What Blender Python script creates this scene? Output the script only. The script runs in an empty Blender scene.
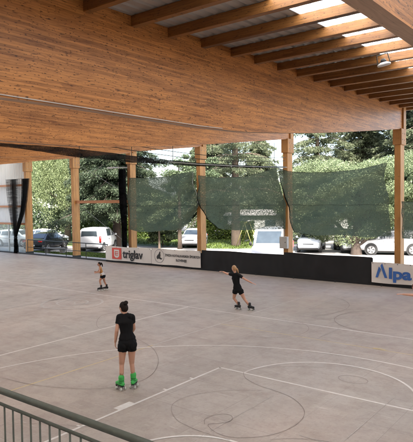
import bpy, bmesh, math, random
import numpy as np
from mathutils import Vector, Matrix, Quaternion
R = math.radians
sc = bpy.context.scene
col = sc.collection
rng = np.random.default_rng(7)
random.seed(7)

# ------------------------------------------------------------------ objects
def tag(o, label=None, cat=None, group=None, kind=None):
    if label: o['label'] = label
    if cat: o['category'] = cat
    if group: o['group'] = group
    if kind: o['kind'] = kind
    return o

def empty(name, loc=(0, 0, 0), rz=0.0):
    o = bpy.data.objects.new(name, None)
    o.empty_display_size = .2
    col.objects.link(o)
    o.location = loc
    o.rotation_euler = (0, 0, rz)
    return o

def kids(o):
    return [c for c in bpy.data.objects if c.parent == o]

def copy_tree(o, parent=None):
    c = o.copy()
    col.objects.link(c)
    if parent: c.parent = parent
    for ch in kids(o):
        copy_tree(ch, c)
    return c

def frame_for(d):
    d = Vector(d).normalized()
    a = Vector((0, 0, 1)) if abs(d.z) < .9 else Vector((1, 0, 0))
    e1 = d.cross(a).normalized()
    return e1, d.cross(e1).normalized(), d

class MB:
    def __init__(s):
        s.v = []; s.f = []
    def add(s, vs, fs):
        b = len(s.v)
        s.v += [tuple(v) for v in vs]
        s.f += [tuple(i + b for i in f) for f in fs]
        return s
    def box(s, x0, x1, y0, y1, z0, z1, M=None):
        vs = [Vector((x, y, z)) for z in (z0, z1) for y in (y0, y1) for x in (x0, x1)]
        if M: vs = [M @ v for v in vs]
        return s.add(vs, [(0, 2, 3, 1), (4, 5, 7, 6), (0, 1, 5, 4), (1, 3, 7, 5), (3, 2, 6, 7), (2, 0, 4, 6)])
    def tube(s, pts, r, n=8, cap=True):
        pts = [Vector(p) for p in pts]
        rs = r if isinstance(r, (list, tuple)) else [r] * len(pts)
        vs = []; fs = []
        e1 = None
        for i, p in enumerate(pts):
            d = (pts[min(i + 1, len(pts) - 1)] - pts[max(i - 1, 0)]).normalized()
            if e1 is None:
                e1, e2, _ = frame_for(d)
            else:
                e1 = (e1 - d * e1.dot(d)).normalized(); e2 = d.cross(e1)
            for k in range(n):
                a = 2 * math.pi * k / n
                vs.append(p + (e1 * math.cos(a) + e2 * math.sin(a)) * rs[i])
        for i in range(len(pts) - 1):
            for k in range(n):
                a, b = i * n + k, i * n + (k + 1) % n
                fs.append((a, b, b + n, a + n))
        if cap:
            fs.append(tuple(range(n))[::-1])
            fs.append(tuple(range((len(pts) - 1) * n, len(pts) * n)))
        return s.add(vs, fs)
    def caps(s, p0, p1, r0, r1, wa=1., wb=1., side=None, n=14, hemi=4):
        """rounded tapered capsule with elliptical section"""
        p0 = Vector(p0); p1 = Vector(p1); d = p1 - p0
        if d.length < 1e-6: d = Vector((0, 0, 1e-4))
        dn = d.normalized()
        if side is None: e1, e2, _ = frame_for(dn)
        else:
            e1 = Vector(side); e1 = (e1 - dn * e1.dot(dn)).normalized(); e2 = dn.cross(e1)
        rows = []
        for i in range(hemi):
            a = math.pi / 2 * (1 - (i + .15) / hemi)
            rows.append((p0 - dn * r0 * math.sin(a) * min(wa, wb), r0 * math.cos(a)))
        for t in (0, .5, 1):
            rows.append((p0 + d * t, r0 + (r1 - r0) * t))
        for i in range(hemi - 1, -1, -1):
            a = math.pi / 2 * (1 - (i + .15) / hemi)
            rows.append((p1 + dn * r1 * math.sin(a) * min(wa, wb), r1 * math.cos(a)))
        vs = []; fs = []
        for c, r in rows:
            for k in range(n):
                a = 2 * math.pi * k / n
                vs.append(c + e1 * (r * wa * math.cos(a)) + e2 * (r * wb * math.sin(a)))
        m = len(rows)
        for i in range(m - 1):
            for k in range(n):
                a, b = i * n + k, i * n + (k + 1) % n
                fs.append((a, b, b + n, a + n))
        fs.append(tuple(range(n))[::-1]); fs.append(tuple(range((m - 1) * n, m * n)))
        return s.add(vs, fs)
    def ball(s, c, rx, ry, rz, M=None, nu=14, nv=9):
        c = Vector(c); vs = []; fs = []
        for j in range(nv + 1):
            t = math.pi * (j + .02) / (nv + .04)
            for i in range(nu):
                a = 2 * math.pi * i / nu
                v = Vector((rx * math.sin(t) * math.cos(a), ry * math.sin(t) * math.sin(a), rz * math.cos(t)))
                vs.append(c + (M @ v if M else v))
        for j in range(nv):
            for i in range(nu):
                a, b = j * nu + i, j * nu + (i + 1) % nu
                fs.append((a, a + nu, b + nu, b))
        fs.append(tuple(range(nu))); fs.append(tuple(range(nv * nu, nv * nu + nu))[::-1])
        return s.add(vs, fs)
    def prism(s, poly, h, M):
        """poly in local xy, extruded 0..h in local z, then M"""
        n = len(poly)
        vs = [M @ Vector((x, y, 0)) for x, y in poly] + [M @ Vector((x, y, h)) for x, y in poly]
        fs = [tuple(range(n))[::-1], tuple(range(n, 2 * n))] + [(i, (i + 1) % n, (i + 1) % n + n, i + n) for i in range(n)]
        return s.add(vs, fs)
    def mesh(s, name):
        me = bpy.data.meshes.new(name)
        me.from_pydata(s.v, [], s.f)
        me.update()
        bm = bmesh.new(); bm.from_mesh(me)
        bmesh.ops.recalc_face_normals(bm, faces=bm.faces)
        bm.to_mesh(me); bm.free()
        return me
    def build(s, name, mat, parent=None, smooth=False, bevel=0.0):
        me = s.mesh(name)
        if mat: me.materials.append(mat)
        if smooth:
            me.polygons.foreach_set('use_smooth', [True] * len(me.polygons))
        o = bpy.data.objects.new(name, me)
        col.objects.link(o)
        if parent: o.parent = parent
        if bevel:
            m = o.modifiers.new('bevel', 'BEVEL'); m.width = bevel; m.segments = 2; m.limit_method = 'ANGLE'
        return o

def remeshed(mb, name, mat, parent, voxel=.006, smooth=6, sub=False):
    """union of the shapes in mb as one continuous smooth skin"""
    me = mb.mesh('tmp')
    o = bpy.data.objects.new('tmp', me); col.objects.link(o)
    m = o.modifiers.new('r', 'REMESH'); m.mode = 'VOXEL'; m.voxel_size = voxel; m.use_smooth_shade = True
    s = o.modifiers.new('s', 'SMOOTH'); s.iterations = smooth; s.factor = .5
    dg = bpy.context.evaluated_depsgraph_get(); dg.update()
    me2 = bpy.data.meshes.new_from_object(o.evaluated_get(dg))
    bpy.data.objects.remove(o); bpy.data.meshes.remove(me)
    me2.name = name
    me2.materials.clear()
    if mat: me2.materials.append(mat)
    me2.polygons.foreach_set('use_smooth', [True] * len(me2.polygons))
    o2 = bpy.data.objects.new(name, me2); col.objects.link(o2)
    if parent: o2.parent = parent
    return o2

def mesh_np(name, v, f, mat, parent=None, smooth=False):
    """v (n,3), f (m,k) arrays"""
    me = bpy.data.meshes.new(name)
    k = f.shape[1]
    me.vertices.add(len(v)); me.vertices.foreach_set('co', v.astype(np.float32).ravel())
    me.loops.add(f.size); me.loops.foreach_set('vertex_index', f.astype(np.int32).ravel())
    me.polygons.add(len(f)); me.polygons.foreach_set('loop_start', np.arange(0, f.size, k, dtype=np.int32))
    me.update(calc_edges=True)
    me.validate()
    if smooth: me.polygons.foreach_set('use_smooth', [True] * len(f))
    me.materials.append(mat)
    o = bpy.data.objects.new(name, me); col.objects.link(o)
    if parent: o.parent = parent
    return o

# ------------------------------------------------------------------ materials
class NT:
    def __init__(s, name):
        s.m = bpy.data.materials.new(name); s.m.use_nodes = True
        s.t = s.m.node_tree; s.b = s.t.nodes['Principled BSDF']; s.out = s.t.nodes['Material Output']
    def n(s, typ, **kw):
        x = s.t.nodes.new(typ)
        for k, v in kw.items(): setattr(x, k, v)
        return x
    def l(s, a, b): s.t.links.new(a, b)
    def val(s, sock, v):
        if hasattr(v, 'is_linked') or hasattr(v, 'links'): s.l(v, sock)
        else: sock.default_value = v
    def math(s, op, a, b=0., clamp=False):
        x = s.n('ShaderNodeMath', operation=op, use_clamp=clamp); s.val(x.inputs[0], a); s.val(x.inputs[1], b); return x.outputs[0]
    def mix(s, fac, a, b, blend='MIX'):
        x = s.n('ShaderNodeMix', data_type='RGBA', blend_type=blend)
        s.val(x.inputs[0], fac)
        s.val(x.inputs[6], a if not isinstance(a, tuple) else (*a[:3], 1)); s.val(x.inputs[7], b if not isinstance(b, tuple) else (*b[:3], 1))
        return x.outputs[2]
    def coord(s, kind='Object'):
        return s.n('ShaderNodeTexCoord').outputs[kind]
    def mapping(s, v, scale=(1, 1, 1), rot=(0, 0, 0), loc=(0, 0, 0)):
        x = s.n('ShaderNodeMapping'); s.l(v, x.inputs[0]); x.inputs['Scale'].default_value = scale
        x.inputs['Rotation'].default_value = rot; x.inputs['Location'].default_value = loc
        return x.outputs[0]
    def noise(s, v, scale, detail=4, rough=.55, out=0):
        x = s.n('ShaderNodeTexNoise'); s.l(v, x.inputs['Vector']); x.inputs['Scale'].default_value = scale
        x.inputs['Detail'].default_value = detail; x.inputs['Roughness'].default_value = rough
        return x.outputs[out]
    def ramp(s, fac, *stops):
        x = s.n('ShaderNodeValToRGB'); s.l(fac, x.inputs[0])
        e = x.color_ramp.elements
        while len(e) < len(stops): e.new(.5)
        for el, (p, c) in zip(e, stops):
            el.position = p; el.color = (*c, 1) if isinstance(c, tuple) else (c, c, c, 1)
        return x.outputs[0]
    def bump(s, h, strength=.3, dist=.01):
        x = s.n('ShaderNodeBump'); s.l(h, x.inputs['Height']); x.inputs['Strength'].default_value = strength; x.inputs['Distance'].default_value = dist
        s.l(x.outputs[0], s.b.inputs['Normal'])
    def base(s, c, rough=.6, metal=0., spec=.5):
        s.val(s.b.inputs['Base Color'], c if not isinstance(c, tuple) else (*c[:3], 1))
        s.val(s.b.inputs['Roughness'], rough); s.b.inputs['Metallic'].default_value = metal
        s.b.inputs['Specular IOR Level'].default_value = spec
        return s.m

def plain(name, c, rough=.6, metal=0., var=.12, scale=6., spec=.5):
    k = NT(name)
    f = k.noise(k.coord(), scale, 5)
    cc = k.mix(f, tuple(x * (1 - var) for x in c), tuple(min(1, x * (1 + var)) for x in c))
    return k.base(cc, rough, metal, spec)

def wood(name, axis, c_dark, c_light, lam=.04, length=2.6, knots=1., rough=.5, random_obj=True, vert=2):
    """glued laminated timber: grain along axis (0,1,2), lamellae stacked along vert"""
    k = NT(name)
    co = k.coord()
    if random_obj:
        oi = k.n('ShaderNodeObjectInfo').outputs['Random']
        a = k.n('ShaderNodeVectorMath', operation='SCALE'); a.inputs[0].default_value = (13.1, 17.3, 0); k.l(oi, a.inputs['Scale'])
        b = k.n('ShaderNodeVectorMath', operation='ADD'); k.l(co, b.inputs[0]); k.l(a.outputs[0], b.inputs[1]); co = b.outputs[0]
    sp = k.n('ShaderNodeSeparateXYZ'); k.l(co, sp.inputs[0])
    ax = sp.outputs[axis]; vt = sp.outputs[vert]; ot = sp.outputs[3 - axis - vert]
    def vec(x, y, z):
        c = k.n('ShaderNodeCombineXYZ'); k.val(c.inputs[0], x); k.val(c.inputs[1], y); k.val(c.inputs[2], z); return c.outputs[0]
    br = k.n('ShaderNodeTexBrick', offset=0.0, squash=1.0)
    rowid = k.math('FLOOR', k.math('DIVIDE', vt, lam)); wn = k.n('ShaderNodeTexWhiteNoise', noise_dimensions='1D'); k.l(rowid, wn.inputs['W'])
    k.l(vec(k.math('ADD', ax, k.math('MULTIPLY', wn.outputs['Value'], length)), vt, 0.), br.inputs['Vector'])
    br.inputs['Color1'].default_value = (0, 0, 0, 1); br.inputs['Color2'].default_value = (1, 1, 1, 1); br.inputs['Mortar'].default_value = (.35, .35, .35, 1)
    br.inputs['Scale'].default_value = 1.; br.inputs['Brick Width'].default_value = length; br.inputs['Row Height'].default_value = lam
    br.inputs['Mortar Size'].default_value = .0012; br.inputs['Bias'].default_value = 0.
    tone = br.outputs['Color']
    wob = k.math('MULTIPLY', k.math('SUBTRACT', k.noise(co, .9, 2, .5), .5), .22)
    vt0 = vt; vt = k.math('ADD', vt, wob)
    g1 = k.noise(vec(k.math('MULTIPLY', ax, 1.1), k.math('MULTIPLY', vt, 26.), k.math('MULTIPLY', ot, 26.)), 1.6, 6, .6)
    g2 = k.noise(vec(k.math('MULTIPLY', ax, 2.5), k.math('MULTIPLY', vt, 120.), k.math('MULTIPLY', ot, 120.)), 1., 3, .6)
    big = k.noise(vec(k.math('MULTIPLY', ax, .9), k.math('MULTIPLY', vt, 3.2), ot), 1.3, 5, .65)
    t = k.math('ADD', k.math('MULTIPLY', tone, .30), k.math('ADD', k.math('MULTIPLY', g1, .95), k.math('ADD', k.math('MULTIPLY', g2, .16), k.math('MULTIPLY', big, .80))))
    t = k.math('MULTIPLY', k.math('SUBTRACT', t, .66), 1.5, True)
    cc = k.mix(t, c_dark, c_light)
    lines = k.math('SUBTRACT', 1., br.outputs['Fac'])
    cc = k.mix(k.math('MULTIPLY', br.outputs['Fac'], .7), cc, tuple(x * .45 for x in c_dark))
    if knots:
        for sx, sy, off, th in ((5.2, 21., 0., .17), (9.0, 29., 5.3, .185), (3.4, 32.0, 9.1, .19), (14., 38., 2.7, .21), (6.5, 20., 7.7, .165)):
            vo = k.n('ShaderNodeTexVoronoi', feature='F1', distance='MINKOWSKI'); vo.inputs['Exponent'].default_value = 1.3; vo.inputs['Scale'].default_value = 1.
            k.l(vec(k.math('ADD', k.math('MULTIPLY', ax, sx), off), k.math('MULTIPLY', vt, sy), k.math('ADD', k.math('MULTIPLY', ot, 3.), off)), vo.inputs['Vector'])
            sepc = k.n('ShaderNodeSeparateColor'); k.l(vo.outputs['Color'], sepc.inputs[0])
            rad = k.math('MULTIPLY', sepc.outputs[0], th * knots * 1.5)
            m = k.math('MULTIPLY', k.math('SUBTRACT', rad, vo.outputs['Distance']), 22., True)
            halo = k.math('MULTIPLY', k.math('SUBTRACT', k.math('ADD', rad, .12), vo.outputs['Distance']), 2.2, True)
            cc = k.mix(k.math('MULTIPLY', halo, .4), cc, tuple(x * .65 for x in c_dark))
            cc = k.mix(k.math('MULTIPLY', m, .74), cc, tuple(x * .24 for x in c_dark))
    k.base(cc, rough)
    k.bump(g1, .12, .004)
    return k.m

W_D, W_L = (.24, .085, .024), (.50, .215, .070)
M = {}
M['beam'] = wood('glulam_beam', 1, (.15, .047, .0125), (.62, .275, .082), rough=.40)
M['soffit'] = wood('bounce_lit_soffit', 1, (.26, .135, .068), (.45, .27, .155), lam=.19, knots=.5, vert=0)  # undersides paler and greyer than the beam: floor bounce put into the colour
M['purlin'] = wood('purlin_wood', 0, (.115, .043, .0115), (.30, .135, .037), lam=.045, knots=.8)
M['pillar'] = wood('pillar_wood', 2, (.27, .115, .03), (.56, .285, .085), lam=.045, knots=.45, vert=1)
M['rail_wood'] = wood('rail_wood', 0, (.30, .10, .03), (.46, .19, .06), lam=.3, knots=.5)
M['white_paint'] = plain('white_paint', (.78, .78, .77), .35)
M['black_cloth'] = plain('black_cloth', (.012, .012, .013), .7, var=.55, scale=2.2, spec=.35)
M['dark_steel'] = plain('dark_steel', (.045, .05, .045), .45, .6, var=.3, scale=14)
M['rail_paint'] = plain('grey_green_rail_paint', (.085, .095, .075), .45, .2, var=.35, scale=22)
M['grey_steel'] = plain('galvanised_steel', (.36, .37, .36), .45, .7)
M['pipe'] = plain('grey_pipe', (.34, .34, .33), .5, .2)
M['cable'] = plain('pale_cable', (.62, .60, .56), .6)
M['tyre'] = plain('tyre_rubber', (.018, .018, .018), .85)
M['rim'] = plain('alloy_rim', (.45, .45, .46), .3, .8)
M['chrome'] = plain('bright_metal', (.6, .6, .6), .25, .9)
M['red_lens'] = plain('red_lens', (.55, .02, .015), .25)
M['clear_lens'] = plain('clear_lens', (.62, .66, .7), .15)
M['plate'] = plain('plate_white', (.75, .75, .72), .5)
M['plastic_black'] = plain('black_plastic', (.02, .02, .02), .6)
M['concrete'] = plain('concrete', (.33, .31, .29), .85, var=.22, scale=3)
M['bench'] = plain('bench_concrete', (.20, .195, .18), .85, var=.2)
M['skin'] = plain('skin', (.56, .31, .215), .5, var=.08, scale=14)
M['skin_tan'] = plain('skin_tan', (.47, .245, .16), .5, var=.08, scale=14)
M['shirt'] = plain('black_jersey', (.0075, .0075, .0085), .85, var=.35, scale=30, spec=.2)
M['top_brown'] = plain('ochre_top', (.40, .19, .055), .8, var=.2, scale=20)
M['white_cloth'] = plain('pale_cloth', (.62, .58, .55), .8)
M['hair_dark'] = plain('dark_hair', (.014, .009, .007), .65, var=.5, scale=40, spec=.15)
M['hair_blond'] = plain('blond_hair', (.40, .235, .11), .5, var=.3, scale=40)
M['hair_auburn'] = plain('auburn_hair', (.16, .055, .03), .5, var=.3, scale=40)
M['green_boot'] = plain('green_boot', (.05, .44, .085), .55, var=.18, scale=25)
M['boot_strap'] = plain('boot_strap', (.02, .20, .045), .6)
M['black_boot'] = plain('black_boot', (.012, .012, .012), .5)
M['wheel_pu'] = plain('skate_wheel', (.55, .55, .50), .5)
M['eye'] = plain('eye_dark', (.02, .015, .012), .3)
M['lip'] = plain('lips', (.40, .14, .11), .5)
M['yellow_frame'] = plain('yellow_frame', (.20, .18, .06), .5)
M['red_frame'] = plain('red_frame', (.42, .08, .04), .5)
M['box_grey'] = plain('cabinet_grey', (.42, .41, .38), .55)
M['bark'] = plain('bark', (.085, .062, .045), .95, var=.5, scale=9)
M['bark_dark'] = plain('dark_bark', (.05, .036, .028), .95, var=.5, scale=9)
M['banner'] = plain('banner_vinyl', (.66, .62, .58), .5, var=.06, scale=3)
M['ink_black'] = plain('ink_black', (.02, .018, .018), .6)
M['ink_grey'] = plain('ink_grey', (.13, .12, .13), .6)
M['ink_red'] = plain('ink_red', (.62, .07, .045), .55)
M['ink_blue'] = plain('ink_blue', (.035, .125, .40), .55)
M['lamp_white'] = plain('lamp_enamel', (.55, .56, .56), .4)
M['wall_pale'] = plain('pale_render', (.66, .66, .62), .8, var=.06)
M['strap'] = plain('strap_white', (.6, .6, .58), .7)

def car_paint(name, c, rough=.25):
    k = NT(name); k.base(k.mix(k.noise(k.coord(), 3., 3), tuple(x * .93 for x in c), c), rough)
    k.b.inputs['Coat Weight'].default_value = .6; k.b.inputs['Coat Roughness'].default_value = .08
    return k.m
M['car_white'] = car_paint('car_white', (.58, .595, .61))
M['car_dark'] = car_paint('car_dark', (.018, .021, .028))
M['car_silver'] = car_paint('car_silver', (.42, .45, .48))
M['car_blue'] = car_paint('car_pale_blue', (.50, .55, .60))
M['car_beige'] = car_paint('car_beige', (.45, .38, .28))
k = NT('car_glass'); k.base(k.mix(k.noise(k.coord(), 2., 2), (.02, .028, .034), (.05, .065, .075)), .08, spec=.9); M['glass'] = k.m

# rink concrete: big slabs, pinkish grey, stains, worn light scratches
k = NT('rink_concrete')
co = k.coord()
br = k.n('ShaderNodeTexBrick', offset=0.0); k.l(k.mapping(co, (1, 1, 1), (0, 0, 0), (.35, .62, 0)), br.inputs['Vector'])
br.inputs['Scale'].default_value = 1; br.inputs['Brick Width'].default_value = 1.30; br.inputs['Row Height'].default_value = 1.30
br.inputs['Mortar Size'].default_value = .007; br.inputs['Mortar Smooth'].default_value = .6
br.inputs['Color1'].default_value = (.305, .250, .208, 1); br.inputs['Color2'].default_value = (.388, .335, .287, 1); br.inputs['Mortar'].default_value = (.17, .135, .113, 1)
n1 = k.noise(co, .28, 5, .6); n2 = k.noise(co, 2.3, 6, .65); n3 = k.noise(co, 38., 4, .6)
cc = k.mix(k.ramp(n1, (.32, 0.), (.68, 1.)), br.outputs['Color'], (.366, .315, .268))
cc = k.mix(k.math('MULTIPLY', k.ramp(n2, (.46, 0.), (.72, 1.)), .42), cc, (.24, .188, .160))
cc = k.mix(k.math('MULTIPLY', k.ramp(k.noise(co, .9, 5, .7), (.55, 0.), (.75, 1.)), .38), cc, (.42, .37, .335))
cc = k.mix(k.math('MULTIPLY', k.math('SUBTRACT', n3, .5), .55), cc, (.62, .53, .48))
b2 = k.n('ShaderNodeTexBrick', offset=.5); k.l(k.mapping(co, (1, 1, 1), (0, 0, 0), (.1, .22, 0)), b2.inputs['Vector'])
b2.inputs['Scale'].default_value = 1; b2.inputs['Brick Width'].default_value = .66; b2.inputs['Row Height'].default_value = .33; b2.inputs['Mortar Size'].default_value = .006; b2.inputs['Mortar Smooth'].default_value = .5
b2.inputs['Color1'].default_value = (.90, .89, .885, 1); b2.inputs['Color2'].default_value = (1.08, 1.08, 1.08, 1); b2.inputs['Mortar'].default_value = (1.16, 1.15, 1.14, 1)
patch = k.ramp(k.noise(co, .55, 4, .6), (.40, .15), (.62, .85))
cc = k.mix(patch, cc, k.mix(1., cc, b2.outputs['Color'], 'MULTIPLY'))
warm = k.ramp(k.noise(k.mapping(co, (1, 1, 1), (0, 0, 0), (31, 7, 0)), .22, 4, .6), (.42, 0.), (.66, 1.))
gr = k.noise(co, 13., 5, .7)
cc = k.mix(k.math('MULTIPLY', k.ramp(gr, (.50, 0.), (.72, 1.)), .45), cc, (.225, .180, .150))
cc = k.mix(k.math('MULTIPLY', k.ramp(gr, (.50, 1.), (.30, 0.)) if False else k.ramp(k.noise(co, 17., 4, .7), (.56, 0.), (.74, 1.)), .4), cc, (.45, .40, .36))
cc = k.mix(k.math('MULTIPLY', warm, .6), cc, k.mix(1., cc, (1.0, .885, .855), 'MULTIPLY'))
# small pale scuffs running with the slab directions
for rot, sx, sy, thr in ((.0, 1.1, 12., .69), (1.57, 1.1, 12., .69), (.7, 2.0, 22., .72), (2.3, 1.6, 26., .72)):
    sn = k.noise(k.mapping(co, (sx, sy, 1), (0, 0, rot)), 1.0, 3, .5)
    cc = k.mix(k.math('MULTIPLY', k.ramp(sn, (thr, 0.), (thr + .05, 1.)), .5), cc, (.55, .50, .45))
for rot, sx, sy, thr in ((.35, 1.2, 26., .71), (1.9, 1.2, 24., .71)):
    sn = k.noise(k.mapping(co, (sx, sy, 1), (0, 0, rot), (4, 9, 0)), 1.0, 3, .5)
    cc = k.mix(k.math('MULTIPLY', k.ramp(sn, (thr, 0.), (thr + .05, 1.)), .4), cc, (.16, .12, .105))
k.base(cc, k.ramp(n2, (.3, .40), (.7, .60)), spec=.5)
k.bump(n3, .15, .003)
M['rink'] = k.m

def paint(name, c, wear=.5):
    k = NT(name); co = k.coord()
    f = k.noise(co, 9., 6, .7); g = k.noise(co, 1.1, 3, .6)
    a = k.math('MULTIPLY', k.ramp(k.math('ADD', k.math('MULTIPLY', f, .6), k.math('MULTIPLY', g, .4)), (.36, 0.), (.62, 1.)), wear)
    return k.base(k.mix(a, c, (.32, .272, .235)), .6)
M['line_white'] = paint('line_white', (.68, .64, .59), .35)
M['line_worn'] = paint('line_worn', (.50, .46, .42), .85)
M['line_yellow'] = paint('line_yellow', (.56, .43, .20), .55)
M['line_dark'] = paint('line_dark', (.12, .072, .058), .85)
M['line_white_thin'] = paint('line_white_thin', (.52, .48, .44), .75)

def leafmat(name, dark, mid, light, transl=.3):
    k = NT(name)
    r = k.n('ShaderNodeNewGeometry').outputs['Random Per Island']
    cc = k.ramp(r, (0., dark), (.55, mid), (1., light))
    k.base(cc, .55, spec=.3)
    t = k.n('ShaderNodeBsdfTranslucent'); k.l(k.mix(.5, cc, light), t.inputs[0])
    m = k.n('ShaderNodeMixShader'); m.inputs[0].default_value = transl
    k.l(k.b.outputs[0], m.inputs[1]); k.l(t.outputs[0], m.inputs[2]); k.l(m.outputs[0], k.out.inputs[0])
    return k.m
M['leaf_pale'] = leafmat('pale_leaves', (.075, .105, .05), (.155, .195, .095), (.25, .29, .165), .4)
M['leaf_willow'] = leafmat('willow_leaves', (.095, .125, .055), (.18, .22, .10), (.27, .31, .16), .45)
M['leaf_mid'] = leafmat('mid_leaves', (.035, .055, .028), (.075, .105, .052), (.125, .16, .08))
M['leaf_dark'] = leafmat('dark_needles', (.026, .040, .022), (.052, .074, .042), (.10, .125, .07), .35)
M['leaf_conifer'] = leafmat('conifer_needles', (.064, .082, .046), (.125, .150, .084), (.205, .225, .135), .5)
M['leaf_hedge'] = leafmat('hedge_leaves', (.035, .06, .012), (.085, .125, .022), (.15, .19, .04), .3)

def netmat(name, c, alpha, alpha2, weave):
    """woven mesh cloth: threads with holes between them"""
    k = NT(name)
    co = k.coord()
    k.base(k.mix(k.math('ADD', k.math('MULTIPLY', k.noise(co, 1.4, 4), .45), k.math('MULTIPLY', k.noise(k.mapping(co, (1, 1, 2.2)), 17., 4, .75), .55)), tuple(x * .35 for x in c), tuple(x * 1.65 for x in c)), .8, spec=.15)
    f = k.noise(k.mapping(co, (1.0, 1.0, 7.)), 1.3, 5, .6)
    w = k.noise(co, weave, 2, .5)
    a = k.math('ADD', k.math('MULTIPLY', k.ramp(f, (.3, 0.), (.7, 1.)), alpha2), alpha)
    a = k.math('ADD', a, k.math('MULTIPLY', k.math('SUBTRACT', w, .5), .9), True)
    t = k.n('ShaderNodeBsdfTransparent')
    tl = k.n('ShaderNodeBsdfTranslucent'); tl.inputs[0].default_value = (*[min(1, x * 2.2) for x in c], 1)
    s = k.n('ShaderNodeMixShader'); s.inputs[0].default_value = .45; k.l(k.b.outputs[0], s.inputs[1]); k.l(tl.outputs[0], s.inputs[2])
    m = k.n('ShaderNodeMixShader'); k.l(a, m.inputs[0])
    k.l(t.outputs[0], m.inputs[1]); k.l(s.outputs[0], m.inputs[2]); k.l(m.outputs[0], k.out.inputs[0])
    return k.m
M['net_green'] = netmat('green_shade_net', (.060, .076, .050), .80, .14, 20.)
M['net_black'] = netmat('black_net', (.012, .013, .013), .42, .40, 110.)
M['net_roll'] = netmat('rolled_net', (.012, .012, .013), .48, .5, 26.)
M['net_thin'] = netmat('thin_black_net', (.016, .016, .016), .14, .28, 120.)

k = NT('roof_sheet'); k.base(k.mix(k.noise(k.coord(), 1.3, 4), (.33, .325, .31), (.42, .41, .39)), .5, .1); M['deck'] = k.m
k = NT('skylight_sheet')
tr = k.n('ShaderNodeBsdfTranslucent'); tr.inputs[0].default_value = (.96, .97, .96, 1)
tp = k.n('ShaderNodeBsdfTransparent'); tp.inputs[0].default_value = (.9, .92, .9, 1)
gl = k.b; k.base((.7, .72, .7), .35)
m1 = k.n('ShaderNodeMixShader'); m1.inputs[0].default_value = .03; k.l(tr.outputs[0], m1.inputs[1]); k.l(tp.outputs[0], m1.inputs[2])
m2 = k.n('ShaderNodeMixShader'); m2.inputs[0].default_value = .03; k.l(m1.outputs[0], m2.inputs[1]); k.l(gl.outputs[0], m2.inputs[2]); k.l(m2.outputs[0], k.out.inputs[0])
M['skylight'] = k.m
k = NT('translucent_cladding'); k.base(k.mix(k.noise(k.mapping(k.coord(), (9, 1, .3)), 1., 3), (.60, .63, .61), (.70, .72, .70)), .5); M['cladding'] = k.m

k = NT('asphalt_lot'); co = k.coord()
cc = k.mix(k.ramp(k.noise(co, .12, 4), (.35, 0.), (.65, 1.)), (.26, .25, .235), (.36, .345, .325))
cc = k.mix(k.math('MULTIPLY', k.noise(co, 2., 6, .7), .4), cc, (.20, .19, .18))
k.base(cc, .85); M['asphalt'] = k.m
k = NT('lawn_green'); co = k.coord()
cc = k.mix(k.noise(co, .7, 6, .7), (.055, .085, .022), (.115, .15, .045)); cc = k.mix(k.math('MULTIPLY', k.noise(co, 9., 4), .5), cc, (.05, .07, .02)); k.base(cc, .9); k.bump(k.noise(co, 30., 4), .6, .04); M['lawn'] = k.m
k = NT('kerb'); k.base(k.mix(k.noise(k.coord(), 4., 4), (.38, .37, .35), (.5, .49, .46)), .85); M['kerb'] = k.m

# ------------------------------------------------------------------ setting: ground
def sheet(name, mat, poly, z, kind='structure'):
    mb = MB(); mb.add([(x, y, z) for x, y in poly], [tuple(range(len(poly)))])
    o = mb.build(name, mat); tag(o, kind=kind); return o
GZ = -.25
sheet('ground', M['asphalt'], [(-900, -900), (900, -900), (900, 900), (-900, 900)], GZ)
# rink slab
mb = MB(); mb.box(-41, 31, 2.0, 22.34, GZ - .1, 0); tag(mb.build('rink_floor', M['rink']), kind='structure')
mb = MB(); mb.box(-41, 31, -12.2, 2.0, GZ - .1, -.002); tag(mb.build('hall_floor', M['concrete']), kind='structure')
mb = MB(); mb.box(-41, 31, 22.34, 23.5, GZ - .1, -.03); tag(mb.build('hall_kerb', M['concrete']), kind='structure')
sheet('path', M['kerb'], [(-60, 23.5), (20, 23.5), (20, 24.4), (-60, 24.4)], GZ + .004)
sheet('lawn', M['lawn'], [(-70, 28.6), (-40.5, 28.6), (-37.2, 31.2), (-34.4, 33.2), (-30.2, 33.6), (-26, 34.2), (-22.3, 36.4), (-22.6, 43.0), (-50, 52), (-80, 52)], GZ + .008)
sheet('lawn_strip', M['lawn'], [(-37.0, 23.9), (-28.0, 23.9), (-28.3, 26.6), (-31.0, 26.9), (-33.4, 25.6), (-37.0, 25.2)], GZ + .012)

# ------------------------------------------------------------------ rink markings
def strip(pts, w, closed=False):
    P = [np.array(p, float) for p in pts]; n = len(P); L = []; Rr = []
    for i in range(n):
        a = P[i - 1] if (i or closed) else P[i]; b = P[(i + 1) % n] if (i < n - 1 or closed) else P[i]
        d = (b - a) / (np.linalg.norm(b - a) + 1e-9); nn = np.array([-d[1], d[0]]) * w / 2
        L.append(P[i] + nn); Rr.append(P[i] - nn)
    fs = [(i, n + i, n + (i + 1) % n, (i + 1) % n) for i in range(n if closed else n - 1)]
    return L + Rr, fs
marks = {}
zc = [0.003]
def mark(name, mat, shapes, z):
    mb = MB()
    for pts, w, closed in shapes:
        vs, fs = strip(pts, w, closed); mb.add([(v[0], v[1], z) for v in vs], fs)
    return tag(mb.build(name, mat), kind='structure')
def arc(cx, cy, r, a0, a1, n=64, ry=None):
    return [(cx + r * math.cos(R(a0 + (a1 - a0) * i / n)), cy + (ry or r) * math.sin(R(a0 + (a1 - a0) * i / n))) for i in range(n + 1)]
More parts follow.
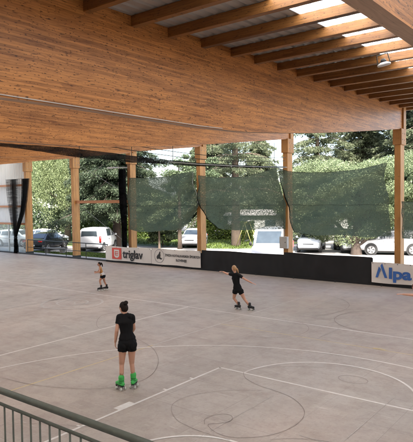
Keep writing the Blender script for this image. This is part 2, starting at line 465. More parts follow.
def spline(P, closed=False, m=10):
    P = [np.array(p, float) for p in P]; n = len(P); out = []
    for i in range(n if closed else n - 1):
        g = lambda j: P[j % n] if closed else P[min(max(j, 0), n - 1)]
        a, b, c, d = g(i - 1), g(i), g(i + 1), g(i + 2)
        for t in np.linspace(0, 1, m, endpoint=False):
            out.append(.5 * ((2 * b) + (c - a) * t + (2 * a - 5 * b + 4 * c - d) * t * t + (3 * b - a - 3 * c + d) * t ** 3))
    if not closed: out.append(P[-1])
    return [tuple(p) for p in out]
CXK, YB, YK = -4.63, 5.40, 9.42
mark('sideline_marking', M['line_white'], [([(-24.0, 14.0), (-17, 14.1), (-11.88, 14.2), (-3, 14.2), (6, 14.2)], .05, False), ([(-11.9, 2.2), (-11.9, 14.2)], .055, False)], .0022)
mark('key_marking', M['line_white'], [([(-7.02, 2.2), (-7.02, YK)], .052, False), ([(-7.045, YK), (-2.24, YK)], .052, False), ([(-2.24, 2.2), (-2.24, YK)], .052, False)] +
     [([(x - .10, y), (x - .026, y)], .05, False) for x in (-7.02,) for y in (5.58, 7.69, 8.5)] + [([(-7.11, 6.44), (-7.11, 6.83)], .14, False)], .0028)
mark('free_throw_arc_marking', M['line_white'], [(arc(CXK, YK, 1.76, 0, 180), .05, False)], .0034)
mark('three_point_marking', M['line_white'], [([(CXK + 6.45, 2.2)] + arc(CXK, YB, 6.45, 0, 180, 96) + [(CXK - 6.45, 2.2)], .048, False)], .0040)
mark('hoop_arc_marking', M['line_white'], [(arc(CXK, YB, 1.22, 0, 180), .05, False)], .0046)
mark('yellow_marking', M['line_yellow'], [([(-9.5, 2.2), (-9.5, 9.9)], .042, False), ([(-9.47, 12.78), (6, 12.78)], .038, False)], .0010)
mark('crossing_marking', M['line_white_thin'], [([(-9.5, 9.9), (-9.5, 21.6)], .042, False)], .0016)
mark('worn_marking', M['line_worn'], [([(-16.93, 3), (-16.93, 14.1)], .05, False), ([(-24, 12.6), (-19.6, 12.72)], .045, False), (arc(-21.6, 12.0, 2.5, -60, 35), .04, False),
     (arc(-15.85, 12.35, 1.08, 0, 360), .085, False), (arc(-15.9, 12.4, .55, 20, 300), .07, False), ([(-16.5, 12.1), (-15.9, 12.5), (-15.5, 12.2), (-15.2, 12.8)], .06, False)], .0052)
mark('worn_line_marking', M['line_worn'], [([(-5.2, 2.5), (-5.2, 8.9)], .009, False), ([(-3.35, 2.5), (-3.35, 9.9)], .010, False), ([(-4.0, 7.4), (-2.4, 7.4)], .010, False), ([(-8.4, 15.4), (-8.4, 21.5)], .03, False), ([(-6.4, 12.9), (-6.4, 20)], .016, False)], .0058)
mark('yellow_patch_marking', M['line_yellow'], [([(-4.86, 12.80), (-4.72, 12.86), (-4.56, 12.80)], .09, False)], .0064)
ringr = spline([(-6.40, 9.42), (-6.15, 9.14), (-5.68, 8.93), (-5.34, 8.88), (-4.88, 8.75), (-4.48, 8.44), (-4.28, 8.10), (-4.22, 7.71), (-4.28, 7.32), (-4.46, 6.99), (-4.76, 6.74), (-5.04, 6.70), (-5.30, 6.80), (-5.38, 6.90), (-5.27, 7.02), (-5.17, 7.2), (-5.25, 7.37), (-5.40, 7.40), (-5.54, 7.25), (-5.56, 7.02), (-5.44, 6.86)])
ringl = spline([(-4.76, 6.62), (-5.3, 6.60), (-5.62, 6.64), (-5.92, 6.72), (-6.29, 6.99), (-6.48, 7.32), (-6.44, 7.75), (-6.1, 8.3), (-5.5, 8.75)])
big1 = spline([(-11.76, 10.25), (-12.13, 10.36), (-12.55, 10.66), (-13.04, 11.15), (-13.32, 11.63), (-13.2, 12.3), (-12.5, 12.7)])
big2 = spline([(-10.5, 10.2), (-9.45, 9.76), (-8.94, 9.42), (-8.46, 8.99), (-8.07, 8.48), (-7.86, 8.05), (-7.82, 7.6), (-8.1, 7.0), (-8.7, 6.6), (-9.5, 6.3), (-10.4, 6.2)])
loop3 = arc(-4.35, 10.35, .30, 0, 360, 40, .22)
mark('skating_figure_marking', M['line_dark'], [(ringr, .0085, False), (ringl, .007, False), (big1, .011, False), (big2, .009, False), (spline([(-6.40, 9.42), (-6.3, 9.8), (-5.9, 10.3), (-5.2, 10.7)]), .007, False),
     (loop3, .009, False), (arc(-9.6, 16.6, 2.3, -50, 100), .014, False), (arc(-5.6, 15.8, 1.5, 60, 300), .013, False), (arc(-3.3, 17.9, 2.0, 90, 330), .014, False), (arc(-3.2, 6.1, 1.4, 60, 140), .009, False), (arc(-8.1, 13.2, 1.15, -100, 80), .011, False),
     (spline([(-8.6, 4.0), (-8.0, 5.0), (-7.0, 5.6), (-6.2, 5.9)]), .007, False)], .0070)

# ------------------------------------------------------------------ sports hall
hall = empty('sports_hall')
tag(hall, 'open sided timber sports hall of curved glulam beams, purlins and orange pillars over the rink', 'sports hall')
PITCH = 5.223
PX = [-7.32 + PITCH * i for i in range(-6, 7)]     # right face of each beam
YE = 22.5
bot = [(0.0, 5.26), (9.2, 5.26), (10.92, 5.31), (12.0, 5.39), (13.13, 5.48), (14.5, 5.60), (16.77, 5.83), (18.6, 6.03), (20.45, 6.24), (YE, 6.47)]
def top(y): return 6.90 + .0237 * (y - 6.1)
PD = .195                                            # purlin depth
YM = 5.5; YN = 2 * YM - YE
def beam_mesh():
    mb = MB(); w = .19
    ys = [y for y, _ in bot if y > YM] + [YM]
    prof = sorted(set([(YM, 5.26)] + [(y, z) for y, z in bot if y > YM] + [(2 * YM - y, z - .26 * min(1, (y - YM) / 17)) for y, z in bot if y > YM]))
    n = len(prof); vs = []
    for y, z in prof:
        t = top(y) + PD + .002
        vs += [(-w, y, z), (0, y, z), (0, y, t), (-w, y, t)]
    fs = [(0, 1, 2, 3), tuple(4 * (n - 1) + i for i in (3, 2, 1, 0))]
    for i in range(n - 1):
        for a in range(4):
            b = (a + 1) % 4; fs.append((4 * i + a, 4 * i + b, 4 * i + 4 + b, 4 * i + 4 + a))
    mb.add(vs, fs); return mb
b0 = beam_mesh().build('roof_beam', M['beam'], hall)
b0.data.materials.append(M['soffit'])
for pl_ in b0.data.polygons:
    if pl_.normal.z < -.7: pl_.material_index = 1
BX = list(PX); BX[7] = -1.60
b0.location.x = BX[6 - 0] if False else BX[0]
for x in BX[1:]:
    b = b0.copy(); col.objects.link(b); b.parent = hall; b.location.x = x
# pale conduit clipped along the lower edge of each beam, a little proud of its face
con = MB(); con.tube([(.018, y, z + .02) for y, z in [(-5, 5.23), (0, 5.26), (9.2, 5.262), (10.0, 5.285)]], .009, 6)
c0 = con.build('cable_conduit', M['cable'], hall); c0.location.x = BX[6]
# purlins
PY0 = 6.10 - 1.065 * 16
for i in range(33):
    y = PY0 + 1.065 * i + .03 * math.sin(i * 2.3)
    if y > 23.3 or y < -11.6: continue
    mb = MB(); mb.box(-38.5, 30, y, y + .14, top(y), top(y) + PD - .001)
    mb.build('purlin', M['purlin'], hall, bevel=.006)
# corrugated deck
def deck_sheet(x0, x1, y0, y1, mat, name, dz=0.0):
    prof = []; x = x0
    while x < x1 - .01:
        prof += [(x, 0), (x + .15, 0), (x + .18, .035), (x + .22, .035)]; x += .25
    prof.append((x1, 0))
    vs = [(px, y0, top(y0) + PD + .006 + pz + dz) for px, pz in prof] + [(px, y1, top(y1) + PD + .006 + pz + dz) for px, pz in prof]
    n = len(prof); mb = MB(); mb.add(vs, [(i, i + 1, i + 1 + n, i + n) for i in range(n - 1)])
    return mb.build(name, mat, hall)
SK = []
for i, x in enumerate(BX[:-1]):
    nx = BX[i + 1]
    SK.append((nx - 3.37, nx - 2.32))
xs = -39.2
for a, b in SK:
    deck_sheet(xs, a, -12.2, 23.6, M['deck'], 'roof_sheet')
    deck_sheet(a - .02, b + .02, -12.2, 23.6, M['skylight'], 'skylight_sheet', .003)
    xs = b
deck_sheet(xs, 30.5, -12.2, 23.6, M['deck'], 'roof_sheet')
# pillars
def pillar(ysign, y0, ztop, zseat):
    mb = MB()
    mb.box(-.25, 0, y0, y0 + .46, -.03, zseat - .64)
    return mb
def make_pillar(x, y0, s):
    """s=+1: far row (rink lies at lower y); s=-1: near row"""
    zs = 6.47 if s > 0 else 6.21
    zt = top(22.6) + PD if s > 0 else top(y0) + PD
    mb = MB(); mb.box(-.25, 0, 0, .46, -.03, zs - .65)
    p = mb.build('pillar', M['pillar'], hall, bevel=.008); p.location = (x, y0, 0)
    h = MB(); h.box(-.30, .06, -.06, .50, zs - .65, zs - .003)
    ph = h.build('pillar_head', M['pillar'], p, bevel=.008)
    u = MB()
    ya, yb = (.205, .50) if s > 0 else (-.06, .24)
    u.box(-.30, -.195, ya - .2 * (s > 0), yb, zs, zt - .01); u.box(.004, .06, ya - .0 * (s > 0), yb, zs, zt - .01)
    u.box(-.192, .002, ya + .005 if s > 0 else ya, yb if s > 0 else yb - .25, zs, zt - .012)
    u.build('pillar_fork', M['pillar'], p)
    sh_ = MB(); sh_.box(-.262, .012, -.012, .472, -.03, .16); sh_.build('post_shoe', M['dark_steel'], p)
    for z in (zs - .2, zs - .45):
        for y in (.1, .34):
            bb = MB(); bb.tube([(.058, y, z), (.075, y, z)], .018, 8); bb.build('bolt', M['grey_steel'], p)
    return p
for i, x in enumerate(PX):
    if i: make_pillar(x, 22.30, 1)
    if x > -30: make_pillar(x, YN - .46, -1)
PXR = dict(zip('abcdefghijklm', PX))
mb = MB(); mb.box(-39, 30.4, -12.4, -12.22, -.05, 6.42); mb.build('rear_wall', M['rail_wood'], hall)
# struts in the left bays
mb = MB(); mb.box(PX[2] + .002, PX[3] - .252, 22.42, 22.56, 3.54, 3.72); mb.build('strut', M['rail_wood'], hall, bevel=.006)
for z in (4.88, 3.36, 2.10):
    mb = MB(); mb.box(-46, PX[1] - .252, 22.42, 22.54, z - .07, z + .07); mb.build('cladding_rail', M['rail_wood'], hall)
for za, zb, xa, xb in ((6.1, 3.9, PX[2] + .05, PX[3] - .3), (3.5, .9, PX[2] + .05, PX[3] - .3)):
    mb = MB(); mb.tube([(xa, 22.60 if za > zb else 22.63, za), (xb, 22.60 if za > zb else 22.63, zb)], .007, 6); mb.build('bracing_rod', M['pipe'], hall)
# left end cladding panel (pale corrugated) over a glazed strip
mb = MB(); x = -46.0
prof = []
while x < PX[1] - .3: prof += [(x, 22.62), (x + .1, 22.62), (x + .12, 22.63), (x + .18, 22.63)]; x += .2
n = len(prof); mb.add([(a, b, 2.1) for a, b in prof] + [(a, b, 6.75) for a, b in prof], [(i, i + 1, i + 1 + n, i + n) for i in range(n - 1)])
mb.build('cladding_sheet', M['cladding'], hall)

# ------------------------------------------------------------------ hanging nets on the far side
def coons(L, Rr, T, B, nu, nv):
    """polylines in (x,z): L,R top->bottom; T,B left->right"""
    def samp(P, n):
        P = np.array(P, float); s = np.r_[0, np.cumsum(np.linalg.norm(np.diff(P, axis=0), axis=1))]; s /= s[-1]
        t = np.linspace(0, 1, n); return np.c_[np.interp(t, s, P[:, 0]), np.interp(t, s, P[:, 1])]
    l, r = samp(L, nv), samp(Rr, nv); t, b = samp(T, nu), samp(B, nu)
    u = np.linspace(0, 1, nu)[None, :, None]; v = np.linspace(0, 1, nv)[:, None, None]
    S = (1 - u) * l[:, None] + u * r[:, None] + (1 - v) * t[None] + v * b[None]
    S -= (1 - u) * (1 - v) * l[0] + u * (1 - v) * r[0] + (1 - u) * v * l[-1] + u * v * r[-1]
    return S
def net_panel(name, L, Rr, T, B, y, mat, parent, seed, amp=.06, nu=60, nv=40, thick=.004):
    S = coons(L, Rr, T, B, nu, nv); g = np.random.default_rng(seed)
    u = np.linspace(0, 1, nu)[None, :]; v = np.linspace(0, 1, nv)[:, None]
    Y = np.zeros((nv, nu)) + y
    for i in range(9):
        a, b, ph = g.uniform(1, 7), g.uniform(1, 6), g.uniform(0, 6.28)
        Y = Y + amp / (1 + .35 * i) * np.sin(a * u * 6.28 / 2 + b * v * 3.1 + ph)
    for i in range(5):
        a, b, ph = g.uniform(5, 11), g.uniform(14, 30), g.uniform(0, 6.28)
        Y = Y + .012 * np.sin(a * u + b * v + ph)
    Y = Y - .10 * np.sin(v * math.pi)
    V = np.stack([S[..., 0], Y, S[..., 1]], -1).reshape(-1, 3)
    idx = np.arange(nu * nv).reshape(nv, nu)
    F = np.stack([idx[:-1, :-1], idx[:-1, 1:], idx[1:, 1:], idx[1:, :-1]], -1).reshape(-1, 4)
    o = mesh_np(name, V, F, mat, parent, True)
    return o, S, Y
nets = [
 ('green shade net between the second and third pillars from the left edge of the banners', -22.9,
  [(-22.95, 5.0), (-22.95, 3.35), (-22.9, 2.0)], [(-18.15, 5.2), (-18.05, 4.6), (-17.85, 4.1), (-17.8, 3.35), (-18.1, 2.75), (-18.9, 2.1)],
  [(-22.95, 5.0), (-21.5, 4.93), (-20, 4.98), (-19, 5.08), (-18.15, 5.2)], [(-22.9, 2.0), (-22.2, 1.86), (-21.2, 1.9), (-20.2, 2.0), (-19.5, 2.02), (-18.9, 2.1)]),
 ('green shade net', 0,
  [(-17.75, 4.95), (-17.72, 4.0), (-17.7, 3.35), (-17.2, 2.7), (-16.6, 2.2)], [(-13.05, 5.12), (-12.95, 4.6), (-12.75, 4.0), (-12.55, 3.4), (-12.6, 2.25)],
  [(-17.75, 4.95), (-16.5, 4.78), (-15, 4.78), (-14, 4.93), (-13.05, 5.12)], [(-16.6, 2.2), (-15.5, 2.12), (-14, 2.2), (-12.6, 2.25)]),
 ('green shade net', 0,
  [(-12.98, 5.12), (-12.75, 4.4), (-12.5, 3.5), (-12.35, 3.0), (-12.15, 2.1)], [(-7.88, 5.12), (-7.85, 4.3), (-7.72, 3.5), (-7.7, 3.0), (-7.68, 2.1)],
  [(-12.98, 5.12), (-12.4, 4.93), (-11.5, 4.84), (-10.3, 4.8), (-9.1, 4.87), (-7.88, 5.12)], [(-12.15, 2.1), (-11, 2.0), (-9.8, 2.08), (-8.7, 1.98), (-7.68, 2.1)]),
 ('green shade net', 0,
  [(-7.25, 3.5), (-7.15, 2.8), (-7.2, 2.0)], [(-2.5, 3.45), (-2.5, 2.8), (-2.45, 2.05)],
  [(-7.25, 3.5), (-5, 3.4), (-2.5, 3.45)], [(-7.2, 2.0), (-5, 1.95), (-2.45, 2.05)]),
]
nlabels = ['leftmost dark green shade net, hung above the two lettered white banners',
           'middle dark green shade net with slanting lower left corner, above the large white van',
           'large flat dark green shade net right of the electric box',
           'short dark green shade net at the right edge beyond the tall pillar']
for i, (nm, _, L, Rr, T, B) in enumerate(nets):
    root = empty('shade_net', (0, 0, 0)); tag(root, nlabels[i], 'shade net', 'green shade nets along the far side of the hall')
    o, S, Y = net_panel('net_cloth', L, Rr, T, B, 22.17, M['net_green'], root, 30 + i)
    for (row, nm2) in ((0, 'top_cord'), ('edge', 'side_cord')):
        mb = MB()
        if row == 0: mb.tube([(S[0, j, 0], Y[0, j], S[0, j, 1]) for j in range(0, 60, 3)], .008, 5)
        else:
            mb.tube([(S[j, 0, 0], Y[j, 0], S[j, 0, 1]) for j in range(0, 40, 3)], .009, 5)
        mb.build(nm2, M['black_cloth'], root)
    if i < 3:
        mb = MB(); jr = min(range(40), key=lambda j: abs(S[j, 30, 1] - 3.37))
        mb.tube([(S[jr, j, 0], Y[jr, j] - .012, 3.37 + .02 * math.sin(j * .3)) for j in range(0, 60, 4)], .007, 5); mb.build('seam_cord', M['black_cloth'], root)
        if i == 0:
            mb = MB(); mb.tube([(S[j, 59, 0] - .03, Y[j, 59] - .02, S[j, 59, 1]) for j in range(1, 22, 3)], .008, 5); mb.build('tie_strap', M['strap'], root)
    # folded edge: a gathered roll of net down the left side
    if i in (1, 2):
        mb = MB(); mb.tube([(S[j, 0, 0] + .03, Y[j, 0] - .01, S[j, 0, 1]) for j in range(6, 40, 3)], [.008 + .020 * math.exp(-((j - 5) / 1.8) ** 2) for j in range(12)], 7)
        mb.build('gathered_edge', M['net_roll'], root, smooth=True)

# black curtain net tied in at the waist, left end
root = empty('tied_net', (-34.6, 22.1, 0)); tag(root, 'sheer black net gathered and tied in the middle beside the leftmost pillar', 'net', 'black nets')
def gathered(zs, xs0, xs1, seed, mat, name, parent, amp=.12, nu=70):
    g = np.random.default_rng(seed); nv = len(zs)
    u = np.linspace(0, 1, nu)
    V = []
    for j in range(nv):
        w = xs1[j] - xs0[j]
        x = xs0[j] + w * u; y = amp * np.sin(u * 40 + .4 * math.sin(j)) * (0.5 + .5 * min(1, w)) + .03 * np.sin(u * 95 + j)
        V.append(np.c_[x, y, np.full(nu, zs[j])])
    V = np.concatenate(V); idx = np.arange(nu * nv).reshape(nv, nu)
    F = np.stack([idx[:-1, :-1], idx[:-1, 1:], idx[1:, 1:], idx[1:, :-1]], -1).reshape(-1, 4)
    return mesh_np(name, V, F, mat, parent, True)
zs = [5.3, 4.6, 3.8, 3.0, 2.3, 1.7, 1.25, 1.12, .95, .5, .02]
gathered(zs, [-1.0, -.95, -.85, -.72, -.5, -.3, -.12, -.09, -.13, -.2, -.24], [.55, .5, .48, .42, .35, .26, .12, .09, .13, .2, .22], 5, M['net_thin'], 'net_cloth', root)
gathered(zs, [-.35, -.33, -.3, -.28, -.22, -.16, -.12, -.09, -.13, -.2, -.24], [.15, .16, .14, .12, .12, .12, .12, .09, .13, .2, .22], 6, M['net_thin'], 'net_fold', root)
gathered(zs, [1.05, 1.0, .9, .7, .42, .16, .0, -.05, -.1, -.15, -.18], [1.78, 1.62, 1.42, 1.1, .72, .36, .12, .08, .12, .18, .2], 7, M['net_black'], 'net_fold', root)
mb = MB(); mb.tube([(-.1, 0, 1.13), (.1, 0, 1.13)], .09, 10); mb.build('tie_band', M['black_cloth'], root, True)
mb = MB(); mb.tube([(-1.1, 0, 5.3), (.55, .05, 5.31), (1.8, 0, 5.3)], .012, 5); mb.build('hanging_wire', M['dark_steel'], root)
# second, dark bundle at the third pillar
root = empty('tied_net', (-23.45, 22.18, 0)); tag(root, 'dense black net bundle hanging straight down beside the pillar left of the first green net', 'net', 'black nets')
gathered([5.55, 4.6, 3.6, 2.4, 1.2, .6], [-.35, -.36, -.32, -.24, -.16, -.14], [.16, .15, .15, .16, .13, .12], 8, M['net_roll'], 'net_cloth', root)
gathered([5.5, 4.6, 3.6, 2.4, 1.2, .6], [-.33, -.33, -.3, -.22, -.14, -.12], [.12, .12, .12, .13, .1, .1], 9, M['net_roll'], 'net_fold', root)
# wall lamp arm on that pillar and small clamps
root = empty('bracket_lamp', (-22.97, 22.25, 5.62)); tag(root, 'pale bracket lamp arm sticking out left from the top of the third pillar', 'lamp')
mb = MB(); mb.tube([(-.25, .05, 0), (-1.15, -.1, .03)], .03, 8); mb.build('arm', M['lamp_white'], root)
mb = MB(); mb.box(-1.75, -1.1, -.22, .0, -.01, .07); mb.build('lamp_head', M['lamp_white'], root, bevel=.02)

# rolled divider net with its pipe, hung under the second beam from the right
root = empty('divider_net', (-12.62, 0, 0)); tag(root, 'long black divider net rolled on a grey pipe and hung below the roof beams', 'rolled net')
pts = [(0, -4.5, 5.2), (0, 0, 5.2), (0, 4, 5.2), (0, 7.6, 5.19), (0, 9.5, 5.16), (0, 11, 5.12), (0, 12.2, 5.08), (0, 14, 5.04), (0, 15.7, 5.03), (0, 18, 5.06), (0, 20, 5.10), (0, 22.2, 5.17)]
ys = np.linspace(-4.5, 22.2, 150); zz = np.interp(ys, [p[1] for p in pts], [p[2] for p in pts])
rad = np.interp(ys, [-4.5, 7.0, 8.2, 9.0, 10.5, 12.2, 13.5, 15.5, 18.5, 22.2], [.028, .03, .05, .085, .11, .10, .085, .065, .05, .035])
vs = []; nn = 14; g = np.random.default_rng(3)
prof = g.uniform(.75, 1.2, (150, nn)); prof = (prof + np.roll(prof, 1, 0) + np.roll(prof, 2, 0) + np.roll(prof, 1, 1)) / 4
for i in range(150):
    for q in range(nn):
        a = 2 * math.pi * q / nn
        sag = 1.35 if math.sin(a) < 0 else .8
        vs.append((rad[i] * .8 * prof[i, q] * math.cos(a), ys[i], zz[i] - .02 + rad[i] * prof[i, q] * sag * math.sin(a)))
idx = np.arange(150 * nn).reshape(150, nn); nx = np.roll(idx, -1, 1)
F = np.stack([idx[:-1], nx[:-1], nx[1:], idx[1:]], -1).reshape(-1, 4)
mesh_np('rolled_net', np.array(vs), F, M['net_roll'], root, True)
mb = MB(); mb.tube([(.10, y, z - .035) for _, y, z in pts if y > 13], .015, 8); mb.build('pipe', M['pipe'], root, True)
for y in (10.2, 12.3, 14.3, 16.6, 18.9, 21.2):
    z0 = float(np.interp(y, ys, zz)); mb = MB(); mb.tube([(0.02, y, z0), (0.02, y, 6.2)], .010, 5); mb.build('hanger', M['dark_steel'], root)
for dz, dx in ((.42, .05), (.26, .02)):
    mb = MB(); mb.tube([(dx, y, float(np.interp(y, ys, zz)) + dz - .1 * math.sin((y - 11) / 11.2 * 3.14)) for y in np.linspace(11, 22.2, 10)], .011, 5); mb.build('guide_wire', M['dark_steel'], root)

# hanging flood lamp under the skylight purlins
root = empty('hall_lamp', (-4.62, 12.87, 6.86)); root.rotation_euler = (R(10), R(-8), 0)
tag(root, 'grey round industrial lamp hanging from a purlin under the skylights', 'lamp')
mb = MB(); mb.tube([(0, 0, -.045), (0, 0, -.015), (0, 0, .0), (0, 0, .035)], [.15, .16, .15, .08], 20); mb.build('lamp_shade', M['lamp_white'], root, True)
mb = MB(); mb.tube([(0, 0, .03), (0, 0, .08), (0, 0, .12)], [.075, .065, .04], 14); mb.build('ballast', M['plastic_black'], root, True)
mb = MB(); mb.tube([(-.15, 0, 0), (-.13, 0, .22)], .011, 6); mb.tube([(.15, 0, 0), (.13, 0, .22)], .011, 6); mb.tube([(-.135, 0, .22), (.135, 0, .22)], .011, 6); mb.build('yoke', M['dark_steel'], root)

# electric box on the pillar
root = empty('electric_box', (PX[5] - .16, 22.17, 1.62)); tag(root, 'grey electric box fixed on the orange pillar beside the white van', 'electric box')
mb = MB(); mb.box(-.20, .20, -.06, .128, -.28, .28); mb.build('cabinet', M['box_grey'], root, bevel=.015)
mb = MB(); mb.box(-.17, .17, -.072, -.061, -.25, .25); mb.build('door', M['box_grey'], root, bevel=.004)
mb = MB(); mb.tube([(.12, -.07, .02), (.12, -.09, .02)], .02, 8); mb.build('lock', M['dark_steel'], root)
mb = MB(); mb.tube([(0, .08, .28), (0, .08, 1.2)], .018, 6); mb.build('conduit', M['pipe'], root)

# ------------------------------------------------------------------ barrier, banners
root = empty('rink_barrier', (0, 0, 0)); tag(root, 'long low barrier draped in black cloth along the far edge of the rink', 'barrier')
YBAR = 22.10
for a, b, h in ((-24.95, -17.55, .90), (-17.548, -12.62, 1.06), (-12.618, -8.42, 1.17), (-8.418, -6.2, .92), (-6.198, 2.0, 1.06), (2.002, 12.0, 1.06), (12.002, 22.0, 1.06), (22.002, 30.0, 1.06)):
    nu, nv = 60, 14; u = np.linspace(a, b, nu)[None, :]; v = np.linspace(0, 1, nv)[:, None]
    Y = YBAR - .035 + .012 * np.sin(u * 3.1 + v) * (1 + v) + .012 * np.sin(u * 7.7 + 2 * v) * v + .008 * np.sin(u * 17 + 1.5 * np.sin(v * 4))
    Z = .06 + (h - .06) * (1 - v) + .012 * np.sin(u * 1.9) * (1 - v)
    V = np.stack([np.broadcast_to(u, (nv, nu)), Y, Z], -1).reshape(-1, 3); idx = np.arange(nu * nv).reshape(nv, nu)
    F = np.stack([idx[:-1, :-1], idx[:-1, 1:], idx[1:, 1:], idx[1:, :-1]], -1).reshape(-1, 4)
    mesh_np('cloth_panel', V, F, M['black_cloth'], root, True)
    mb = MB(); mb.box(a, b, YBAR + .01, YBAR + .06, .0, h - .03); mb.build('barrier_board', M['plastic_black'], root)
mb = MB(); mb.box(-24.95, 30, YBAR - .06, YBAR - .035, 0, .10); mb.build('kick_rail', M['black_cloth'], root)
for x in np.arange(-24.4, 30, 2.05):
    mb = MB(); mb.box(x - .03, x + .03, YBAR - .14, YBAR - .062, 0, .05); mb.box(x - .025, x + .025, YBAR + .062, YBAR + .12, 0, .85); mb.build('barrier_foot', M['plastic_black'], root)

def text_mesh(s, size, mat, name, parent, loc, bold=.0, sx=1.0, align='LEFT', th=.002):
    cu = bpy.data.curves.new('txt', 'FONT'); cu.body = s; cu.size = size; cu.offset = bold; cu.extrude = th; cu.align_x = align; cu.align_y = 'BOTTOM_BASELINE'
    o = bpy.data.objects.new('txt', cu); col.objects.link(o)
    dg = bpy.context.evaluated_depsgraph_get(); dg.update()
    me = bpy.data.meshes.new_from_object(o.evaluated_get(dg)); bpy.data.objects.remove(o)
    me.transform(Matrix.Diagonal((sx, 1, 1, 1)))
    me.materials.clear(); me.materials.append(mat)
    t = bpy.data.objects.new(name, me); col.objects.link(t); t.parent = parent
    t.location = loc; t.rotation_euler = (R(90), 0, 0); return t
FACE = Matrix.Rotation(R(90), 4, 'X')           # local xy -> world xz, extrusion towards -y
def flat(poly, mat, name, parent, loc, h=.003):
    mb = MB(); mb.prism(poly, h, Matrix.Translation(loc) @ FACE); return mb.build(name, mat, parent)
def banner(name, x0, x1, z0, z1, label, seed):
    root = empty(name, (x0, YBAR - .115, 0)); tag(root, label, 'banner')
    nu, nv = 40, 12; g = np.random.default_rng(seed); u = np.linspace(0, x1 - x0, nu)[None, :]; v = np.linspace(0, 1, nv)[:, None]
    Y = 0 * u * v + .006 * np.sin(u * 3 + 2.5 * v) + .004 * np.sin(u * 9 - 3 * v)
    Z = z1 + (z0 - z1) * v + .012 * np.sin(u * 2.6) * (1 - 2 * v) + 0 * u
    V = np.stack([np.broadcast_to(u, (nv, nu)), Y + .012, Z], -1).reshape(-1, 3); idx = np.arange(nu * nv).reshape(nv, nu)
    F = np.stack([idx[:-1, :-1], idx[:-1, 1:], idx[1:, 1:], idx[1:, :-1]], -1).reshape(-1, 4)
    mesh_np('banner_sheet', V, F, M['banner'], root, True)
    for x in np.linspace(.06, x1 - x0 - .06, 5):
        mb = MB(); mb.tube([(x, -.004, z1 - .04), (x, -.012, z1 - .04)], .018, 8); mb.build('eyelet', M['dark_steel'], root)
    return root
b1 = banner('sponsor_banner', -24.93, -21.13, .12, .96, 'white sponsor banner lettered triglav with a red square emblem', 1)
flat([(0, 0), (.80, 0), (.80, .66), (0, .66)], M['ink_red'], 'red_square', b1, (.60, -.012, .22))
sh = [(.0, .48), (.0, .16)] + [(.19 - .19 * math.cos(R(a)), .16 - .17 * math.sin(R(a))) for a in range(15, 180, 15)] + [(.38, .16), (.38, .48)]
flat([(x * 1.15, y) for x, y in sh], M['banner'], 'shield', b1, (.78, -.016, .30))
for zz_, w in ((.63, .28), (.53, .28), (.43, .22)):
    flat([(0, 0), (w, 0), (w, .045), (0, .045)], M['ink_red'], 'shield_bar', b1, (1.0 - w / 2, -.020, zz_))
flat([(0, 0), (.045, 0), (.045, .25), (0, .25)], M['ink_red'], 'shield_bar', b1, (.86, -.020, .43))
text_mesh('triglav', .66, M['ink_black'], 'lettering', b1, (1.52, -.014, .335), .018, 1.0)
b2 = banner('club_banner', -21.11, -17.56, .12, .99, 'white federation banner with round skater emblem and two lines of small lettering', 2)
mb = MB(); vs, fs = strip(arc(0, 0, .36, 0, 360, 40)[:-1], .022, True); mb.add([(x + .62, -.014, y + .58) for x, y in vs], fs); mb.build('emblem_ring', M['ink_grey'], b2)
flat([(-.20, -.06), (-.12, .06), (-.05, .10), (.02, .22), (.06, .27), (.09, .22), (.07, .12), (.10, .03), (.04, -.04), (.12, -.10), (.20, -.12), (.24, -.06), (.20, -.17), (.10, -.18), (-.02, -.13), (-.16, -.18)], M['ink_black'], 'skater_figure', b2, (.62, -.014, .58))
text_mesh('ZVEZA KOTALKARSKIH ŠPORTOV', .175, M['ink_black'], 'lettering', b2, (2.30, -.014, .60), .004, .93, 'CENTER')
text_mesh('SLOVENIJE', .175, M['ink_black'], 'lettering', b2, (2.22, -.014, .36), .004, .93, 'CENTER')
b3 = banner('sponsor_banner', -8.42, -6.25, .14, .985, 'white sponsor banner lettered Alpa in blue at the right edge of the barrier', 3)
Z0 = .36
flat([(0, 0), (.10, 0), (.225, .36), (.14, .46)], M['ink_blue'], 'slanted_stroke', b3, (.18, -.014, Z0))
flat([(.0, .50), (.075, .60), (.29, 0), (.175, 0)], M['ink_blue'], 'slanted_stroke', b3, (.385, -.0145, Z0))
text_mesh('lpa', .62, M['ink_blue'], 'lettering', b3, (.715, -.014, Z0), .022, 1.30)

# low kerb beam and steel railing at the left end
root = empty('steel_railing', (0, 0, 0)); tag(root, 'dark steel tube railing on a low plinth left of the triglav banner', 'railing')
mb = MB(); mb.box(-41, -24.97, 22.08, 22.20, 0, .09); mb.build('plinth', M['plastic_black'], root)
mb = MB(); mb.tube([(-33.3, 22.2, 1.02), (-24.97, 22.2, 1.02)], .028, 8); mb.tube([(-33.3, 22.2, .5), (-24.97, 22.2, .5)], .018, 8); mb.build('handrail', M['dark_steel'], root)
for x in (-33.3, -31.2, -29.0, -27.0, -25.0):
    mb = MB(); mb.tube([(x, 22.2, .085), (x, 22.2, 1.01)], .024, 8); mb.build('post', M['dark_steel'], root)
root = empty('glazed_screen', (0, 0, 0)); tag(root, 'grey framed glass screen under the pale cladding at the far left', 'screen')
for x in (-40.6, -38.3, -36.0):
    mb = MB(); mb.box(x - .05, x + .05, 22.42, 22.5, -.03, 2.03); mb.build('post', M['grey_steel'], root)
mb = MB(); mb.box(-40.55, -33.85, 22.43, 22.49, .98, 1.04); mb.build('crossbar', M['grey_steel'], root)
kg = NT('clear_pane'); tpn = kg.n('ShaderNodeBsdfTransparent'); tpn.inputs[0].default_value = (.86, .9, .89, 1); kg.base((.6, .65, .64), .3)
